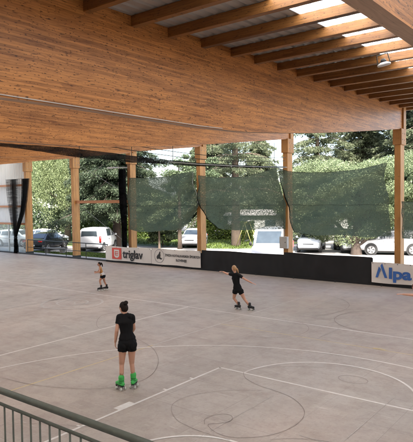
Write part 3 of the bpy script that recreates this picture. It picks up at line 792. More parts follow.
mxn = kg.n('ShaderNodeMixShader'); mxn.inputs[0].default_value = .25; kg.l(tpn.outputs[0], mxn.inputs[1]); kg.l(kg.b.outputs[0], mxn.inputs[2]); kg.l(mxn.outputs[0], kg.out.inputs[0])
for a, b in ((-40.54, -38.36), (-38.24, -36.06), (-35.94, -33.85)):
    mb = MB(); mb.box(a, b, 22.455, 22.465, .02, .97); mb.box(a, b, 22.455, 22.465, 1.05, 2.02); mb.build('pane', kg.m, root)

# ------------------------------------------------------------------ gallery and its railing
root = empty('spectator_stand', (0, 0, 0)); tag(root, 'stepped concrete spectator stand at the near end of the rink', 'stand')
for i, (y0, y1, z) in enumerate(((1.2, 2.52, 1.05), (.55, 1.198, 1.55), (-3.0, .548, 2.05))):
    mb = MB(); mb.box(-30, 12, y0, y1, -.002, z); mb.build('step', M['concrete'], root, bevel=.01)
root = empty('gallery_railing', (0, 0, 0)); tag(root, 'weathered grey green steel railing with upright bars in the near left corner', 'railing')
YR = 2.40
rz_ = lambda x: 2.158 - .0045 * (x + 4)
mb = MB(); mb.tube([(-9, YR, 2.152), (-4.0, YR, 2.156), (-3.3, YR, 2.162), (-2.6, YR, 2.165), (3, YR, 2.165)], .026, 12); mb.build('top_rail', M['rail_paint'], root, True)
mb = MB(); mb.tube([(-9, YR, 2.045), (3, YR, 2.045)], .0135, 8); mb.build('upper_bar', M['rail_paint'], root, True)
mb = MB(); mb.tube([(-9, YR, 1.16), (3, YR, 1.16)], .0135, 8); mb.build('lower_bar', M['rail_paint'], root, True)
for i in range(-42, 26):
    x = -3.984 + .1203 * (i + 0)
    if abs((x + 8.9) % 1.8) < .06: continue
    mb = MB(); mb.tube([(x, YR, 1.16), (x, YR, 2.04)], .0085, 6); mb.build('baluster', M['rail_paint'], root, True)
for x in np.arange(-8.9, 3, 1.8):
    if -4.6 < x < -1.6: continue
    mb = MB(); mb.tube([(x, YR, 1.05), (x, YR, 2.15)], .02, 8); mb.build('post', M['rail_paint'], root)
# ------------------------------------------------------------------ skaters
def V3(*a): return Vector(a)
def person(label, loc, rz, J, facing, skin, hair, k=1.0, group='roller skaters on the rink', hold=None, sleeve=.45, curl=.35):
    """J: joints in local metres (x picture right, y away from the camera, z up)"""
    root = empty('person', loc, rz); tag(root, label, 'person', group)
    j = {a: Vector(b) for a, b in J.items()}
    f = Vector(facing).normalized(); hf = Vector(j.get('look', f)).normalized()
    side = Vector((0, 0, 1)).cross(f).normalized()
    if 'sideaxis' in j: side = j['sideaxis'].normalized()
    mb = MB()
    # head
    up = (j['head'] - j['neck']).normalized()
    hs = hf.cross(up).normalized(); hf2 = up.cross(hs).normalized()
    HM = Matrix((hs, hf2, up)).transposed()
    hc = j['head']
    mb.ball(hc, .074 * k, .092 * k, .108 * k, HM)
    mb.ball(hc + HM @ V3(0, .028, -.062) * k, .052 * k, .058 * k, .058 * k, HM)
    mb.caps(hc + HM @ V3(0, .088, .012) * k, hc + HM @ V3(0, .108, -.022) * k, .009 * k, .014 * k)
    for s in (-1, 1): mb.ball(hc + HM @ V3(.076 * s, -.004, -.012) * k, .010 * k, .019 * k, .030 * k, HM)
    mb.caps(j['neck'] - up * .03 * k, hc - up * .04 * k - hf2 * .015 * k, .054 * k, .047 * k)
    # trunk
    ch = j['chest']; wa = j['waist']; pe = j['pelvis']
    shl, shr = j['sh_l'], j['sh_r']
    def trunk(m, g=0.0, low=True):
        m.caps(shl * .86 + shr * .14, shr * .86 + shl * .14, .056 * k + g, .056 * k + g, 1, 1)
        m.caps(j['neck'] * .75 + ch * .25, ch, .085 * k + g, .128 * k + g, 1.12, .78, side)
        m.caps(ch, wa, .122 * k + g, .098 * k + g, 1.10, .80, side)
        if low: m.caps(wa, pe, .098 * k + g, .146 * k + g, 1.13, .84, side)
    trunk(mb)
    for s in ('l', 'r'):
        sh, el, wr = j['sh_' + s], j['el_' + s], j['wr_' + s]
        mb.caps(sh, el, .047 * k, .036 * k); mb.caps(el, el + (wr - el) * .35, .037 * k, .037 * k); mb.caps(el + (wr - el) * .3, wr, .036 * k, .024 * k)
        # hand
        d = (wr - el).normalized(); hd = Vector(j.get('hand_' + s, d)).normalized()
        pn = Vector(j.get('palm_' + s, side * (1 if s == 'l' else -1))); pn = (pn - hd * pn.dot(hd)).normalized(); pw = hd.cross(pn)
        if s == 'r': pw = -pw
        pc = wr + hd * .048 * k
        mb.caps(wr + hd * .012 * k, wr + hd * .072 * k, .026 * k, .033 * k, 1.18, .46, pw)
        for q, (off, ln) in enumerate(((-.027, .066), (-.009, .076), (.009, .071), (.027, .056))):
            b = wr + hd * .085 * k + pw * off * k; a1 = curl + .05 * q
            m1 = b + (hd * math.cos(a1) + pn * math.sin(a1)) * ln * .5 * k + pw * off * .15 * k
            m2 = m1 + (hd * math.cos(a1 * 2.1) + pn * math.sin(a1 * 2.1)) * ln * .5 * k
            mb.caps(b - hd * .012 * k, m1, .0092 * k, .0085 * k, n=8, hemi=3); mb.caps(m1, m2, .0085 * k, .0072 * k, n=8, hemi=3)
        tb = wr + hd * .03 * k - pw * .026 * k
        tm = tb + (hd * .7 - pw * .65 + pn * .25).normalized() * .036 * k
        mb.caps(tb, tm, .0125 * k, .0105 * k, n=8, hemi=3); mb.caps(tm, tm + (hd * .92 - pw * .2 + pn * .3).normalized() * .032 * k, .0102 * k, .008 * k, n=8, hemi=3)
        # leg
        hp, kn, an = j['hip_' + s], j['kn_' + s], j['an_' + s]
        mb.caps(hp, kn, .090 * k, .053 * k, 1, 1); mb.caps(kn, an, .050 * k, .034 * k)
        back = Vector(j.get('calf_' + s, -f)); mb.caps(kn + (an - kn) * .15 + back * .008 * k, kn + (an - kn) * .5 + back * .016 * k, .046 * k, .046 * k)
        mb.ball(hp - f * .035 * k, .088 * k, .088 * k, .09 * k)
        ft = Vector(j['foot_' + s]).normalized(); mb.caps(an, an + ft * .09 * k - V3(0, 0, .04) * k, .034 * k, .03 * k)
    remeshed(mb, 'body', skin, root, .0062, 5)
    for s in (-1, 1):
        mb = MB(); mb.ball(hc + HM @ V3(.031 * s, .083, .008) * k, .012 * k, .007 * k, .007 * k, HM, 8, 5); mb.build('eye', M['eye'], root, True)
    mb = MB(); mb.ball(hc + HM @ V3(0, .0835, -.055) * k, .022 * k, .007 * k, .008 * k, HM, 8, 5); mb.build('mouth', M['lip'], root, True)
    return root, j, HM, hc, side, f, trunk

def creases(o, amp, sc, seed):
    from mathutils import noise
    vv = [(v.co.copy(), v.normal.copy()) for v in o.data.vertices]; out = []
    for vc, vn in vv:
        q = vc * sc + Vector((seed, 0, 0)); q.z *= .55
        out += list(vc + vn * amp * (noise.noise(q) + .5 * noise.noise(q * 2.3)))
    o.data.vertices.foreach_set('co', out); o.data.update()
    return o
def tee(root, j, k, side, f, trunk, mat, name='tee_shirt', sleeve=.5, low=True):
    mb = MB(); trunk(mb, .013 * k, False)
    wa, pe = j['waist'], j['pelvis']
    mb.caps(wa, wa + (pe - wa) * .62, .110 * k, .150 * k, 1.12, .84, side)
    if sleeve:
        for s in 'lr':
            sh, el = j['sh_' + s], j['el_' + s]
            
            dn = (sh - el).normalized()
            mb.tube([sh + dn * .058 * k, sh + dn * .046 * k, sh + dn * .026 * k, sh, sh + (el - sh) * sleeve * .6, sh + (el - sh) * sleeve], [.012 * k, .036 * k, .053 * k, .060 * k, .057 * k, .056 * k], 14)
    return creases(remeshed(mb, name, mat, root, .0065, 5), .0065, 11, 3)

def shorts(root, j, k, side, f, mat, ln=.36, name='shorts'):
    mb = MB(); wa, pe = j['waist'], j['pelvis']
    mb.caps(wa + (pe - wa) * .35, pe, .116 * k, .160 * k, 1.12, .86, side)
    for s in 'lr':
        hp, kn = j['hip_' + s], j['kn_' + s]
        mb.tube([hp + (hp - kn) * .2, hp, hp + (kn - hp) * ln * .6, hp + (kn - hp) * ln], [.07 * k, .102 * k, .098 * k, .096 * k], 16)
        mb.ball(hp - f * .035 * k, .101 * k, .101 * k, .10 * k)
    return creases(remeshed(mb, name, mat, root, .0065, 5), .006, 12, 8)

def hair(root, HM, hc, k, mat, style, seed=1):
    mb = MB()
    for i in range(9):                                     # cap over crown and back of the head
        a = i / 8
        mb.ball(hc + HM @ V3(0, -.016 - .012 * a, .018 - .03 * a) * k, (.080 - .004 * a) * k, .088 * k, (.100 - .012 * a) * k, HM)
    if style == 'bun':
        mb.ball(hc + HM @ V3(.012, -.098, .082) * k, .046 * k, .044 * k, .042 * k, HM)
        mb.ball(hc + HM @ V3(-.008, -.110, .066) * k, .036 * k, .032 * k, .03 * k, HM)
    elif style == 'ponytail':
        p = [V3(0, -.095, .035), V3(.01, -.135, .02), V3(.025, -.15, -.06), V3(.035, -.14, -.15), V3(.04, -.13, -.21)]
        r = [.022, .034, .036, .028, .010]
        for i in range(4): mb.caps(hc + HM @ p[i] * k, hc + HM @ p[i + 1] * k, r[i] * k, r[i + 1] * k)
    elif style == 'low':
        p = [V3(0, -.09, -.01), V3(.03, -.11, -.05), V3(.06, -.10, -.12), V3(.07, -.09, -.2)]
        r = [.03, .036, .03, .012]
        for i in range(3): mb.caps(hc + HM @ p[i] * k, hc + HM @ p[i + 1] * k, r[i] * k, r[i + 1] * k)
    o = remeshed(mb, 'hair', mat, root, .0065, 2)
    # keep the face clear of hair
    inv = HM.inverted(); bm = bmesh.new(); bm.from_mesh(o.data)
    dead = [v for v in bm.verts if (lambda q: q.y > .036 * k and q.z < .058 * k)(inv @ (v.co - hc))]
    bmesh.ops.delete(bm, geom=dead, context='VERTS'); bm.to_mesh(o.data); bm.free()
    return o

def skate(root, an, toe, k, boot_mat, cover=False, tilt=0.0, nose=0.0):
    """roller skate under ankle 'an' (local), pointing along toe; wheels reach the floor"""
    t = Vector((toe[0], toe[1], 0)).normalized(); sd = Vector((0, 0, 1)).cross(t)
    Mx = Matrix.Translation(Vector((an.x, an.y, 0))) @ Matrix((t, sd, V3(0, 0, 1))).transposed().to_4x4()
    if tilt or nose:
        Mx = Matrix.Translation(Vector((an.x, an.y, 0))) @ Matrix((t, sd, V3(0, 0, 1))).transposed().to_4x4() @ Matrix.Translation(V3(.1 * k, 0, .03)) @ Matrix.Rotation(nose, 4, 'Y') @ Matrix.Rotation(tilt, 4, 'X') @ Matrix.Translation(V3(-.1 * k, 0, -.03))
    h = an.z
    P = lambda x, y, z: Mx @ V3(x * k, y * k, z)
    mb = MB()
    q = .086
    top_ = Vector((an.x, an.y, an.z + .085 * k))
    low = P(-.005, 0, q + .055 * k)
    ext = (top_ - low)
    mb.caps(low, low + ext * .98, .046 * k, .050 * k)
    mb.caps(P(-.045, 0, q + .038 * k), P(.05, 0, q + .040 * k), .042 * k, .044 * k)
    mb.caps(P(.04, 0, q + .034 * k), P(.155, 0, q + .024 * k), .044 * k, .032 * k, 1, 1)
    if cover:
        mb.caps(P(.0, 0, q + .075 * k), P(.10, 0, q + .04 * k), .047 * k, .04 * k)
        mb.caps(low + ext * .55, low + ext * 1.05, .055 * k, .060 * k)
    r = empty('skate_root') if False else None
    b = remeshed(mb, 'roller_skate', boot_mat, root, .0065, 3)
    w = MB(); w.add([], [])
    if cover:
        for fr in (.12, .50):
            q0 = low + ext * fr; sm_ = MB(); sm_.tube([q0 - ext.normalized() * .008, q0 + ext.normalized() * .008], [.0545 * k, .0545 * k], 18); sm_.build('boot_strap', M['boot_strap'], b, True)
    s_ = MB()
    vs = []
    s_.caps(P(-.07, 0, .078), P(.165, 0, .078), .034 * k, .034 * k, 1, .25, sd); s_.build('sole', M['plastic_black'], b)
    pl = MB(); pl.caps(P(-.065, 0, .066), P(.13, 0, .066), .016 * k, .016 * k, 1, .5, sd)
    for x in (-.045, .105):
        pl.tube([P(x, -.045, .031), P(x, .045, .031)], .008, 8); pl.tube([P(x, 0, .066), P(x, 0, .03)], .013, 8)
    pl.build('truck', M['chrome'], b)
    for x in (-.045, .105):
        for y in (-.046, .046):
            wm = MB(); wm.tube([P(x, y - .016, .030), P(x, y - .012, .030), P(x, y + .012, .030), P(x, y + .016, .030)], [.024, .0295, .0295, .024], 16); wm.build('wheel', M['wheel_pu'], b, True)
    ts = MB(); ts.caps(P(.165, 0, .066), P(.172, 0, .044), .014, .017); ts.build('toe_stop', M['plastic_black'], b, True)
    return b

def yawof(x, y): return math.atan2(-(x), y) if True else 0
# 1. woman standing with her back to the camera, black tee and shorts, green boots
m = .01935; X0, Y0 = -7.69, 7.27
az = math.atan2(-X0, Y0) if False else math.atan2(7.69, 7.27)
# local metres from picture pixels: x right of the feet centre, z up from the floor
px = lambda x, y, d=0.0: ((x - 127.0) * m, d, (390.2 - y) * m)
J = dict(head=px(124.6, 307.2, .05), neck=px(125.9, 314.2, .03), chest=px(126.8, 321.5, .0), waist=px(127.4, 332.0, .0), pelvis=px(127.9, 341.3, .0),
         sh_l=px(120.2, 316.6, .03), sh_r=px(133.0, 316.4, .0), el_l=px(117.6, 329.6, -.03), wr_l=px(115.9, 341.8, .04), el_r=px(134.8, 329.5, .10), wr_r=px(131.0, 338.0, .26),
         hip_l=px(123.4, 344.6), hip_r=px(132.3, 344.6), kn_l=px(121.9, 363.8, .03), kn_r=px(132.0, 363.4, .04), an_l=px(121.2, 382.3, -.02), an_r=px(133.3, 381.2, .05),
         foot_l=(-.55, .8, 0), foot_r=(.35, .95, 0), look=(-.75, 1, -.15), hand_l=(-.05, .12, -1), palm_l=(1, .2, 0))
root, j, HM, hc, side, f, trunk = person('woman in black tee shirt and shorts with bright green skates, seen from behind', (X0, Y0, 0), az, J, (-.12, 1, 0), M['skin'], 'bun')
tee(root, j, 1.0, side, f, trunk, M['shirt']); shorts(root, j, 1.0, side, f, M['shirt'], .33); hair(root, HM, hc, 1.0, M['hair_dark'], 'bun')
for s in 'lr':
    skate(root, j['an_' + s], j['foot_' + s], 1.0, M['green_boot'], True)
    mb = MB(); a = j['an_' + s]; mb.tube([a + V3(0, 0, .075), a + V3(0, 0, .115)], [.047, .043], 14); mb.build('sock', M['white_cloth'], root, True)

# 2. skater gliding with arms spread
m = .0333; X0, Y0 = -10.05, 14.9
px = lambda x, y, d=0.0: ((x - 245.0) * m, d, (310.6 - y) * m)
J = dict(head=px(234.9, 269.2, .02), neck=px(235.9, 273.6, .0), chest=px(236.5, 279.0), waist=px(237.4, 285.0), pelvis=px(238.3, 290.2),
         sh_l=px(232.2, 275.3, .04), sh_r=px(240.2, 275.9, -.04), el_l=px(227.9, 275.2, .16), wr_l=px(223.6, 273.6, .28), el_r=px(246.2, 279.8, -.10), wr_r=px(252.5, 283.2, -.12),
         hip_l=px(236.0, 291.4, .02), hip_r=px(241.0, 291.6, -.02), kn_l=px(234.4, 299.6, .10), kn_r=px(245.0, 299.8, -.02), an_l=px(239.3, 306.4, .02), an_r=px(250.2, 306.6, -.10),
         foot_l=(-.8, .55, 0), foot_r=(.85, -.5, 0), look=(-.75, .75, .05), hand_l=(-1, .4, .15), hand_r=(1, -.1, -.3), palm_l=(0, 0, -1), palm_r=(0, 0, -1), sideaxis=(.9, -.35, .1))
root, j, HM, hc, side, f, trunk = person('blonde skater in black gliding with both arms spread before the black barrier', (X0, Y0, 0), math.atan2(-X0, Y0), J, (-.5, .85, 0), M['skin'], 'low', .93, curl=.12)
tee(root, j, .93, side, f, trunk, M['shirt']); shorts(root, j, .93, side, f, M['shirt'], .36); hair(root, HM, hc, .93, M['hair_blond'], 'low')
skate(root, j['an_l'], j['foot_l'], .95, M['black_boot']); skate(root, j['an_r'], j['foot_r'], .95, M['black_boot'])

# 3. girl striding to the left
m = .0409; X0, Y0 = -17.0, 14.82
px = lambda x, y, d=0.0: ((x - 103.0) * m, d, (291.0 - y) * m)
J = dict(head=px(99.7, 264.2), neck=px(100.5, 267.2), chest=px(100.9, 270.4), waist=px(101.8, 273.4), pelvis=px(102.8, 275.6),
         sh_l=px(100.2, 268.4, -.11), sh_r=px(101.2, 268.6, .11), el_l=px(99.6, 271.9, -.17), wr_l=px(96.6, 272.4, -.12), el_r=px(98.2, 272.4, .13), wr_r=px(96.0, 271.9, .05),
         hip_l=px(102.3, 276.6, -.06), hip_r=px(103.4, 276.6, .06), kn_l=px(100.0, 281.0, -.06), kn_r=px(104.6, 282.3, .06), an_l=px(101.2, 287.4, -.06), an_r=px(106.6, 287.4, .06),
         foot_l=(-1, -.1, 0), foot_r=(-.9, .15, 0), look=(-1, -.05, -.1), palm_l=(0, .8, -.5), palm_r=(0, -.8, -.5))
kg_ = .74
root, j, HM, hc, side, f, trunk = person('girl in ochre top and black shorts striding left in black skates', (X0, Y0, 0), math.atan2(-X0, Y0), J, (-1, 0, 0), M['skin_tan'], 'ponytail', kg_, curl=.5)
tee(root, j, kg_, side, f, trunk, M['top_brown'], 'tank_top', 0); shorts(root, j, kg_, side, f, M['shirt'], .34); hair(root, HM, hc, kg_, M['hair_dark'], 'ponytail')
mb = MB(); mb.caps(j['waist'] + V3(.02, 0, -.03), j['pelvis'] + V3(0, 0, .02), .113 * kg_ + .02, .130 * kg_ + .02, 1.1, .85, side); remeshed(mb, 'waist_cloth', M['white_cloth'], root, .0065, 3)
skate(root, j['an_l'], j['foot_l'], .85, M['black_boot']); skate(root, j['an_r'], j['foot_r'], .85, M['black_boot'])

# 4. skater entering from the right, leaning forward with an arm stretched ahead
X0, Y0 = -3.69, 14.1
J = dict(head=(-.52, .0, 1.40), neck=(-.37, .02, 1.31), chest=(-.24, .02, 1.22), waist=(-.05, .02, 1.06), pelvis=(.07, .02, .94),
         sh_l=(-.33, -.16, 1.25), sh_r=(-.33, .18, 1.27), el_l=(-.58, -.20, 1.235), wr_l=(-.82, -.22, 1.245), el_r=(-.10, .38, 1.20), wr_r=(.12, .5, 1.24),
         hip_l=(.07, -.08, .90), hip_r=(.07, .10, .90), kn_l=(-.10, -.10, .52), kn_r=(.30, .10, .52), an_l=(.03, -.08, .145), an_r=(.62, .1, .145),
         foot_l=(-1, -.05, 0), foot_r=(-.9, .1, 0), look=(-1, 0, -.15), hand_l=(-1, 0, .02), palm_l=(0, 0, -1), palm_r=(0, 0, -1))
root, j, HM, hc, side, f, trunk = person('skater at the right edge leaning forward with one arm stretched ahead', (X0, Y0, 0), math.atan2(-X0, Y0), J, (-1, 0, 0), M['skin'], 'ponytail', .97, curl=.08)
tee(root, j, .97, side, f, trunk, M['shirt']); shorts(root, j, .97, side, f, M['shirt'], .4); hair(root, HM, hc, .97, M['hair_auburn'], 'ponytail')
skate(root, j['an_l'], j['foot_l'], .97, M['black_boot']); skate(root, j['an_r'], j['foot_r'], .97, M['black_boot'])

# ------------------------------------------------------------------ vehicles
def car(name, label, loc, heading, paint, kind='sedan', group=None):
    root = empty(name, (loc[0], loc[1], GZ + .004), heading)           # local +x = forward
    tag(root, label, 'van' if 'van' in kind else 'car', group)
    # stations: x, z_bottom, z_belt, z_top, half width at belt, half width at top
    S = {
     'sedan': dict(L=4.5, W=.89, st=[(-2.22, .42, .78, .80, .70, .66), (-2.12, .30, .90, .95, .84, .76), (-1.55, .26, .93, 1.01, .88, .80), (-.95, .24, .94, 1.36, .89, .62), (-.45, .24, .94, 1.44, .89, .61), (.25, .24, .93, 1.45, .89, .61), (.62, .24, .92, 1.36, .89, .63), (1.18, .24, .90, .98, .88, .78), (1.80, .26, .82, .88, .85, .74), (2.15, .30, .72, .76, .76, .64), (2.25, .42, .64, .66, .62, .55)], wb=(-1.35, 1.35), wr=.32, cab=(3, 6), ws=(6, 7), rw=(2, 3)),
     'hatch': dict(L=4.0, W=.86, st=[(-1.98, .42, .82, .86, .74, .68), (-1.92, .30, .92, 1.05, .84, .72), (-1.60, .26, .95, 1.38, .86, .62), (-1.1, .24, .95, 1.47, .86, .60), (0, .24, .94, 1.50, .86, .60), (.45, .24, .93, 1.42, .86, .62), (1.08, .24, .92, 1.01, .85, .76), (1.6, .26, .84, .90, .82, .72), (1.92, .30, .74, .78, .74, .62), (2.0, .42, .66, .68, .6, .55)], wb=(-1.22, 1.24), wr=.31, cab=(2, 5), ws=(5, 6), rw=(1, 2)),
     'suv': dict(L=4.55, W=.94, st=[(-2.22, .50, .90, .96, .80, .74), (-2.16, .36, 1.02, 1.15, .90, .80), (-1.78, .30, 1.06, 1.56, .93, .70), (-1.2, .28, 1.06, 1.66, .94, .69), (-.2, .28, 1.05, 1.69, .94, .69), (.42, .28, 1.04, 1.62, .94, .70), (1.06, .28, 1.03, 1.13, .93, .83), (1.70, .30, .98, 1.06, .90, .78), (2.12, .34, .88, .94, .82, .70), (2.26, .48, .78, .82, .70, .62)], wb=(-1.32, 1.36), wr=.37, cab=(2, 5), ws=(5, 6), rw=(1, 2)),
     'small_van': dict(L=4.4, W=.90, st=[(-2.20, .44, 1.05, 1.15, .82, .78), (-2.16, .30, 1.10, 1.72, .89, .76), (-1.8, .26, 1.10, 1.82, .90, .76), (-.6, .25, 1.08, 1.85, .90, .76), (.35, .25, 1.06, 1.82, .90, .75), (.75, .25, 1.05, 1.66, .90, .74), (1.35, .26, 1.02, 1.12, .88, .80), (1.85, .28, .90, .98, .84, .74), (2.15, .32, .76, .80, .76, .64), (2.22, .44, .68, .7, .64, .58)], wb=(-1.4, 1.38), wr=.32, cab=(1, 5), ws=(5, 6), rw=(0, 1)),
     'big_van': dict(L=5.6, W=1.02, st=[(-2.8, .45, 1.2, 2.10, .98, .90), (-2.76, .32, 1.2, 2.34, 1.01, .92), (-1.5, .28, 1.2, 2.42, 1.02, .92), (.6, .28, 1.2, 2.42, 1.02, .92), (1.15, .28, 1.2, 2.30, 1.02, .90), (2.05, .28, 1.18, 1.34, 1.0, .90), (2.5, .30, 1.06, 1.14, .97, .84), (2.76, .34, .84, .92, .90, .76), (2.84, .46, .72, .78, .78, .70)], wb=(-1.75, 1.85), wr=.35, cab=(3, 4), ws=(4, 5), rw=(0, 1)),
    }[kind]
    st = S['st']; n = len(st)
    ring = []
    for x, zb, zl, zt, w, wt in st:
        pr = [(w * .86, zb), (w * .98, zb + .12), (w, (zb + zl) / 2 + .05), (w * .985, zl), (wt + (w - wt) * .06, zt - .07), (wt * .90, zt - .012), (wt * .45, zt + .012)]
        pr = pr + [(-a, b) for a, b in reversed(pr)]
        ring.append([(x, a, b) for a, b in pr])
    k_ = len(ring[0]); vs = [v for r in ring for v in r]
    fs = [(i * k_ + q, i * k_ + (q + 1) % k_, (i + 1) * k_ + (q + 1) % k_, (i + 1) * k_ + q) for i in range(n - 1) for q in range(k_)]
    fs += [tuple(range(k_))[::-1], tuple(range((n - 1) * k_, n * k_))]
    mb = MB(); mb.add(vs, fs); body = mb.build('body', paint, root, True)
    md = body.modifiers.new('e', 'EDGE_SPLIT'); md.split_angle = R(32)
    def P(i, q, t=0.0, jn=None):
        v = Vector(ring[i][q]); return v if jn is None else v.lerp(Vector(ring[jn][q]), t)
    def quadpanel(pts, off, nm, mat, par=root):
        a, b, c, d = [Vector(p) for p in pts]; nrm = (b - a).cross(d - a).normalized(); cen = (a + b + c + d) / 4
        if nrm.dot(cen - Vector((0, 0, .9))) < 0: nrm = -nrm
        mb = MB(); q = [p + nrm * off for p in (a, b, c, d)]; q2 = [p - nrm * .03 for p in (a, b, c, d)]
        mb.add(q + q2, [(0, 1, 2, 3), (4, 5, 6, 7), (0, 1, 5, 4), (1, 2, 6, 5), (2, 3, 7, 6), (3, 0, 4, 7)]); return mb.build(nm, mat, par)
    # side glass: belt ring index 3 / roof ring index 4 (mirrored 10 / 9)
    c0, c1 = S['cab']
    for sgn in (1, -1):
        lo, hi = (3, 4) if sgn > 0 else (k_ - 4, k_ - 5)
        segs = []
        for i in range(c0, c1):
            if kind == 'big_van' and i < 3: continue
            if kind == 'small_van' and st[i][0] < -.7: continue
            x0, x1 = st[i][0], st[i + 1][0]
            a, b = P(i, lo).lerp(P(i, hi), .10), P(i + 1, lo).lerp(P(i + 1, hi), .10)
            c, d = P(i + 1, lo).lerp(P(i + 1, hi), .90), P(i, lo).lerp(P(i, hi), .90)
            a2, b2, c2, d2 = a.lerp(b, .05), b.lerp(a, .05), c.lerp(d, .05), d.lerp(c, .05)
            quadpanel((a2, b2, c2, d2), .006, 'side_window', M['glass'])
        if kind != 'big_van':   # quarter glass towards the windscreen
            i = c1; a, b = P(i, lo).lerp(P(i, hi), .12), P(i + 1, lo).lerp(P(i + 1, hi), .3)
            d = P(i, lo).lerp(P(i, hi), .86); quadpanel((a, a.lerp(b, .7), d.lerp(b, .62), d), .006, 'side_window', M['glass'])
        else:
            i = 4; a = P(i, lo).lerp(P(i, hi), .05); b = P(i + 1, lo); d = P(i, lo).lerp(P(i, hi), .72); quadpanel((a, a.lerp(b, .75), d.lerp(b, .62), d), .006, 'side_window', M['glass'])
    for (i0, i1), nm in ((S['ws'], 'windscreen'), (S['rw'], 'rear_window')):
        if kind == 'big_van' and nm == 'rear_window': continue
        A, B = (i0, i1)
        tl, tr = P(A, 5), P(A, k_ - 6); bl, br = P(B, 5), P(B, k_ - 6)
        if nm == 'rear_window' and kind in ('small_van',):
            pts = [Vector((st[0][0] - .0 + .012, y, z)) for y, z in ((.66, 1.16), (-.66, 1.16), (-.60, 1.62), (.60, 1.62))]
            pts = [Vector((-2.178 + .03 * (p.z - 1.15), p.y, p.z)) for p in pts]
            quadpanel(pts, .02, nm, M['glass']); continue
        q0, q1 = (.08, .90)
        quadpanel((tl.lerp(bl, q0).lerp(tr.lerp(br, q0), .03), tr.lerp(br, q0).lerp(tl.lerp(bl, q0), .03), tr.lerp(br, q1).lerp(tl.lerp(bl, q1), .03), tl.lerp(bl, q1).lerp(tr.lerp(br, q1), .03)), .036, nm, M['glass'])
    W = S['W']; wr = S['wr']
    for x in S['wb']:
        for sgn in (1, -1):
            y = sgn * (W - .02)
            ar = MB(); ar.tube([(x, y - sgn * .16, wr + .02), (x, y + sgn * .024, wr + .02)], wr + .065, 24); ar.build('wheel_arch', M['plastic_black'], root)
            w_ = empty('wheel') if False else None
            t = MB(); t.tube([(x, y - sgn * .15, wr), (x, y - sgn * .10, wr), (x, y + sgn * .02, wr), (x, y + sgn * .040, wr)], [wr - .03, wr, wr, wr - .035], 24)
            wh = t.build('wheel', M['tyre'], root, True)
            r_ = MB(); r_.tube([(x, y + sgn * .02, wr), (x, y + sgn * .045, wr), (x, y + sgn * .05, wr)], [wr * .70, wr * .70, wr * .60], 20)
            r_.build('rim', M['rim'], wh)
            sp = MB()
            for a in range(5):
                an = a * 2 * math.pi / 5 + .3; ca, sa = math.cos(an), math.sin(an)
                for da in (.32,):
                    p0 = Vector((x + ca * wr * .22, y + sgn * .053, wr + sa * wr * .22)); p1 = Vector((x + math.cos(an + da) * wr * .6, y + sgn * .053, wr + math.sin(an + da) * wr * .6))
                    sp.tube([p0, p1], [wr * .07, wr * .1], 5)
            sp.build('rim_gap', M['plastic_black'], wh)
    xf, xr = st[-1][0], st[0][0]
    for sgn in (1, -1):
        i = n - 3; z = st[n - 2][2]; ww = st[n - 2][4]
        mb = MB(); mb.ball((st[n - 2][0] - .06, sgn * (ww - .13), z - .05), .16, .17, .085); mb.build('headlight', M['clear_lens'], root, True)
        zt = st[1][2]; mb = MB()
        if 'van' in kind: mb.box(xr - .0, xr + .09, sgn * (st[1][4] - .035) - .085, sgn * (st[1][4] - .035) + .06, .72, 1.22)
        else: mb.ball((xr + .07, sgn * (st[1][4] - .16), zt - .07), .09, .19, .10)
        mb.build('tail_light', M['red_lens'], root, True)
        mx = st[S['ws'][1]][0] - .18; mz = st[S['ws'][1]][2] + .12
        big = 1.7 if kind == 'big_van' else 1.0
        mb = MB(); mb.ball((mx, sgn * (W + .10), mz + .05 * big), .06, .10, .085 * big); mb.tube([(mx, sgn * (W - .08), mz - .03), (mx, sgn * (W + .06), mz)], .02, 6); mb.build('wing_mirror', M['plastic_black'] if kind == 'big_van' else paint, root, True)
        for xd in ((.55, -.42, -1.2) if kind != 'big_van' else (1.0, .1)):
            mb = MB(); mb.box(xd, xd + .012, sgn * (W * .985) - .012, sgn * (W * .985) + .012, .38, st[4][2] - .02); mb.build('door_gap', M['plastic_black'], root)
        mb = MB(); mb.box(-.25, -.07, sgn * W - .02, sgn * W + .03, st[4][2] - .15, st[4][2] - .12); mb.build('door_handle', M['plastic_black'], root)
    for x, sg in ((xf, 1), (xr, -1)):
        mb = MB(); mb.box(min(x, x + sg * .014), max(x, x + sg * .014), -.25, .25, .47, .58); mb.build('number_plate', M['plate'], root)
        mb = MB(); mb.box(min(x - sg * .18, x + sg * .006), max(x - sg * .18, x + sg * .006), -W * .8, W * .8, .27, .38); mb.build('bumper_trim', M['plastic_black'], root, bevel=.02)
    if kind not in ('sedan',):
        mb = MB(); mb.box(xf - .03, xf + .004, -.38, .38, .62, .68); mb.build('grille', M['plastic_black'], root)
    mb = MB(); mb.box(xr + .45, xf - .45, -W * .82, W * .82, .18, .4); mb.build('underbody', M['plastic_black'], root)
    return root
D2 = lambda a: R(a)
car('suv', 'white off road estate car parked broadside beyond the Alpa banner', (-12.80, 37.1), D2(202.6), M['car_white'], 'suv', 'cars parked outside the hall')
car('parked_car', 'dark saloon car parked at the left behind the railing', (-37.5, 26.8), D2(114), M['car_dark'], 'sedan', 'cars parked outside the hall')
car('small_van', 'white delivery van seen from behind beside the dark tree trunk', (-33.6, 29.0), D2(119), M['car_white'], 'small_van')
car('large_van', 'large white van facing the rink behind the black barrier', (-17.75, 29.6), D2(-68), M['car_white'], 'big_van').scale = (.95, .97, .87)
car('parked_car', 'white hatchback between the thin trunk and the orange pillar below the leftmost green net', (-28.8, 35.2), D2(-62), M['car_white'], 'hatch', 'cars parked outside the hall')
car('parked_car', 'silver hatchback parked at the far left behind the glass screen', (-43.0, 27.6), D2(20), M['car_silver'], 'hatch', 'cars parked outside the hall')
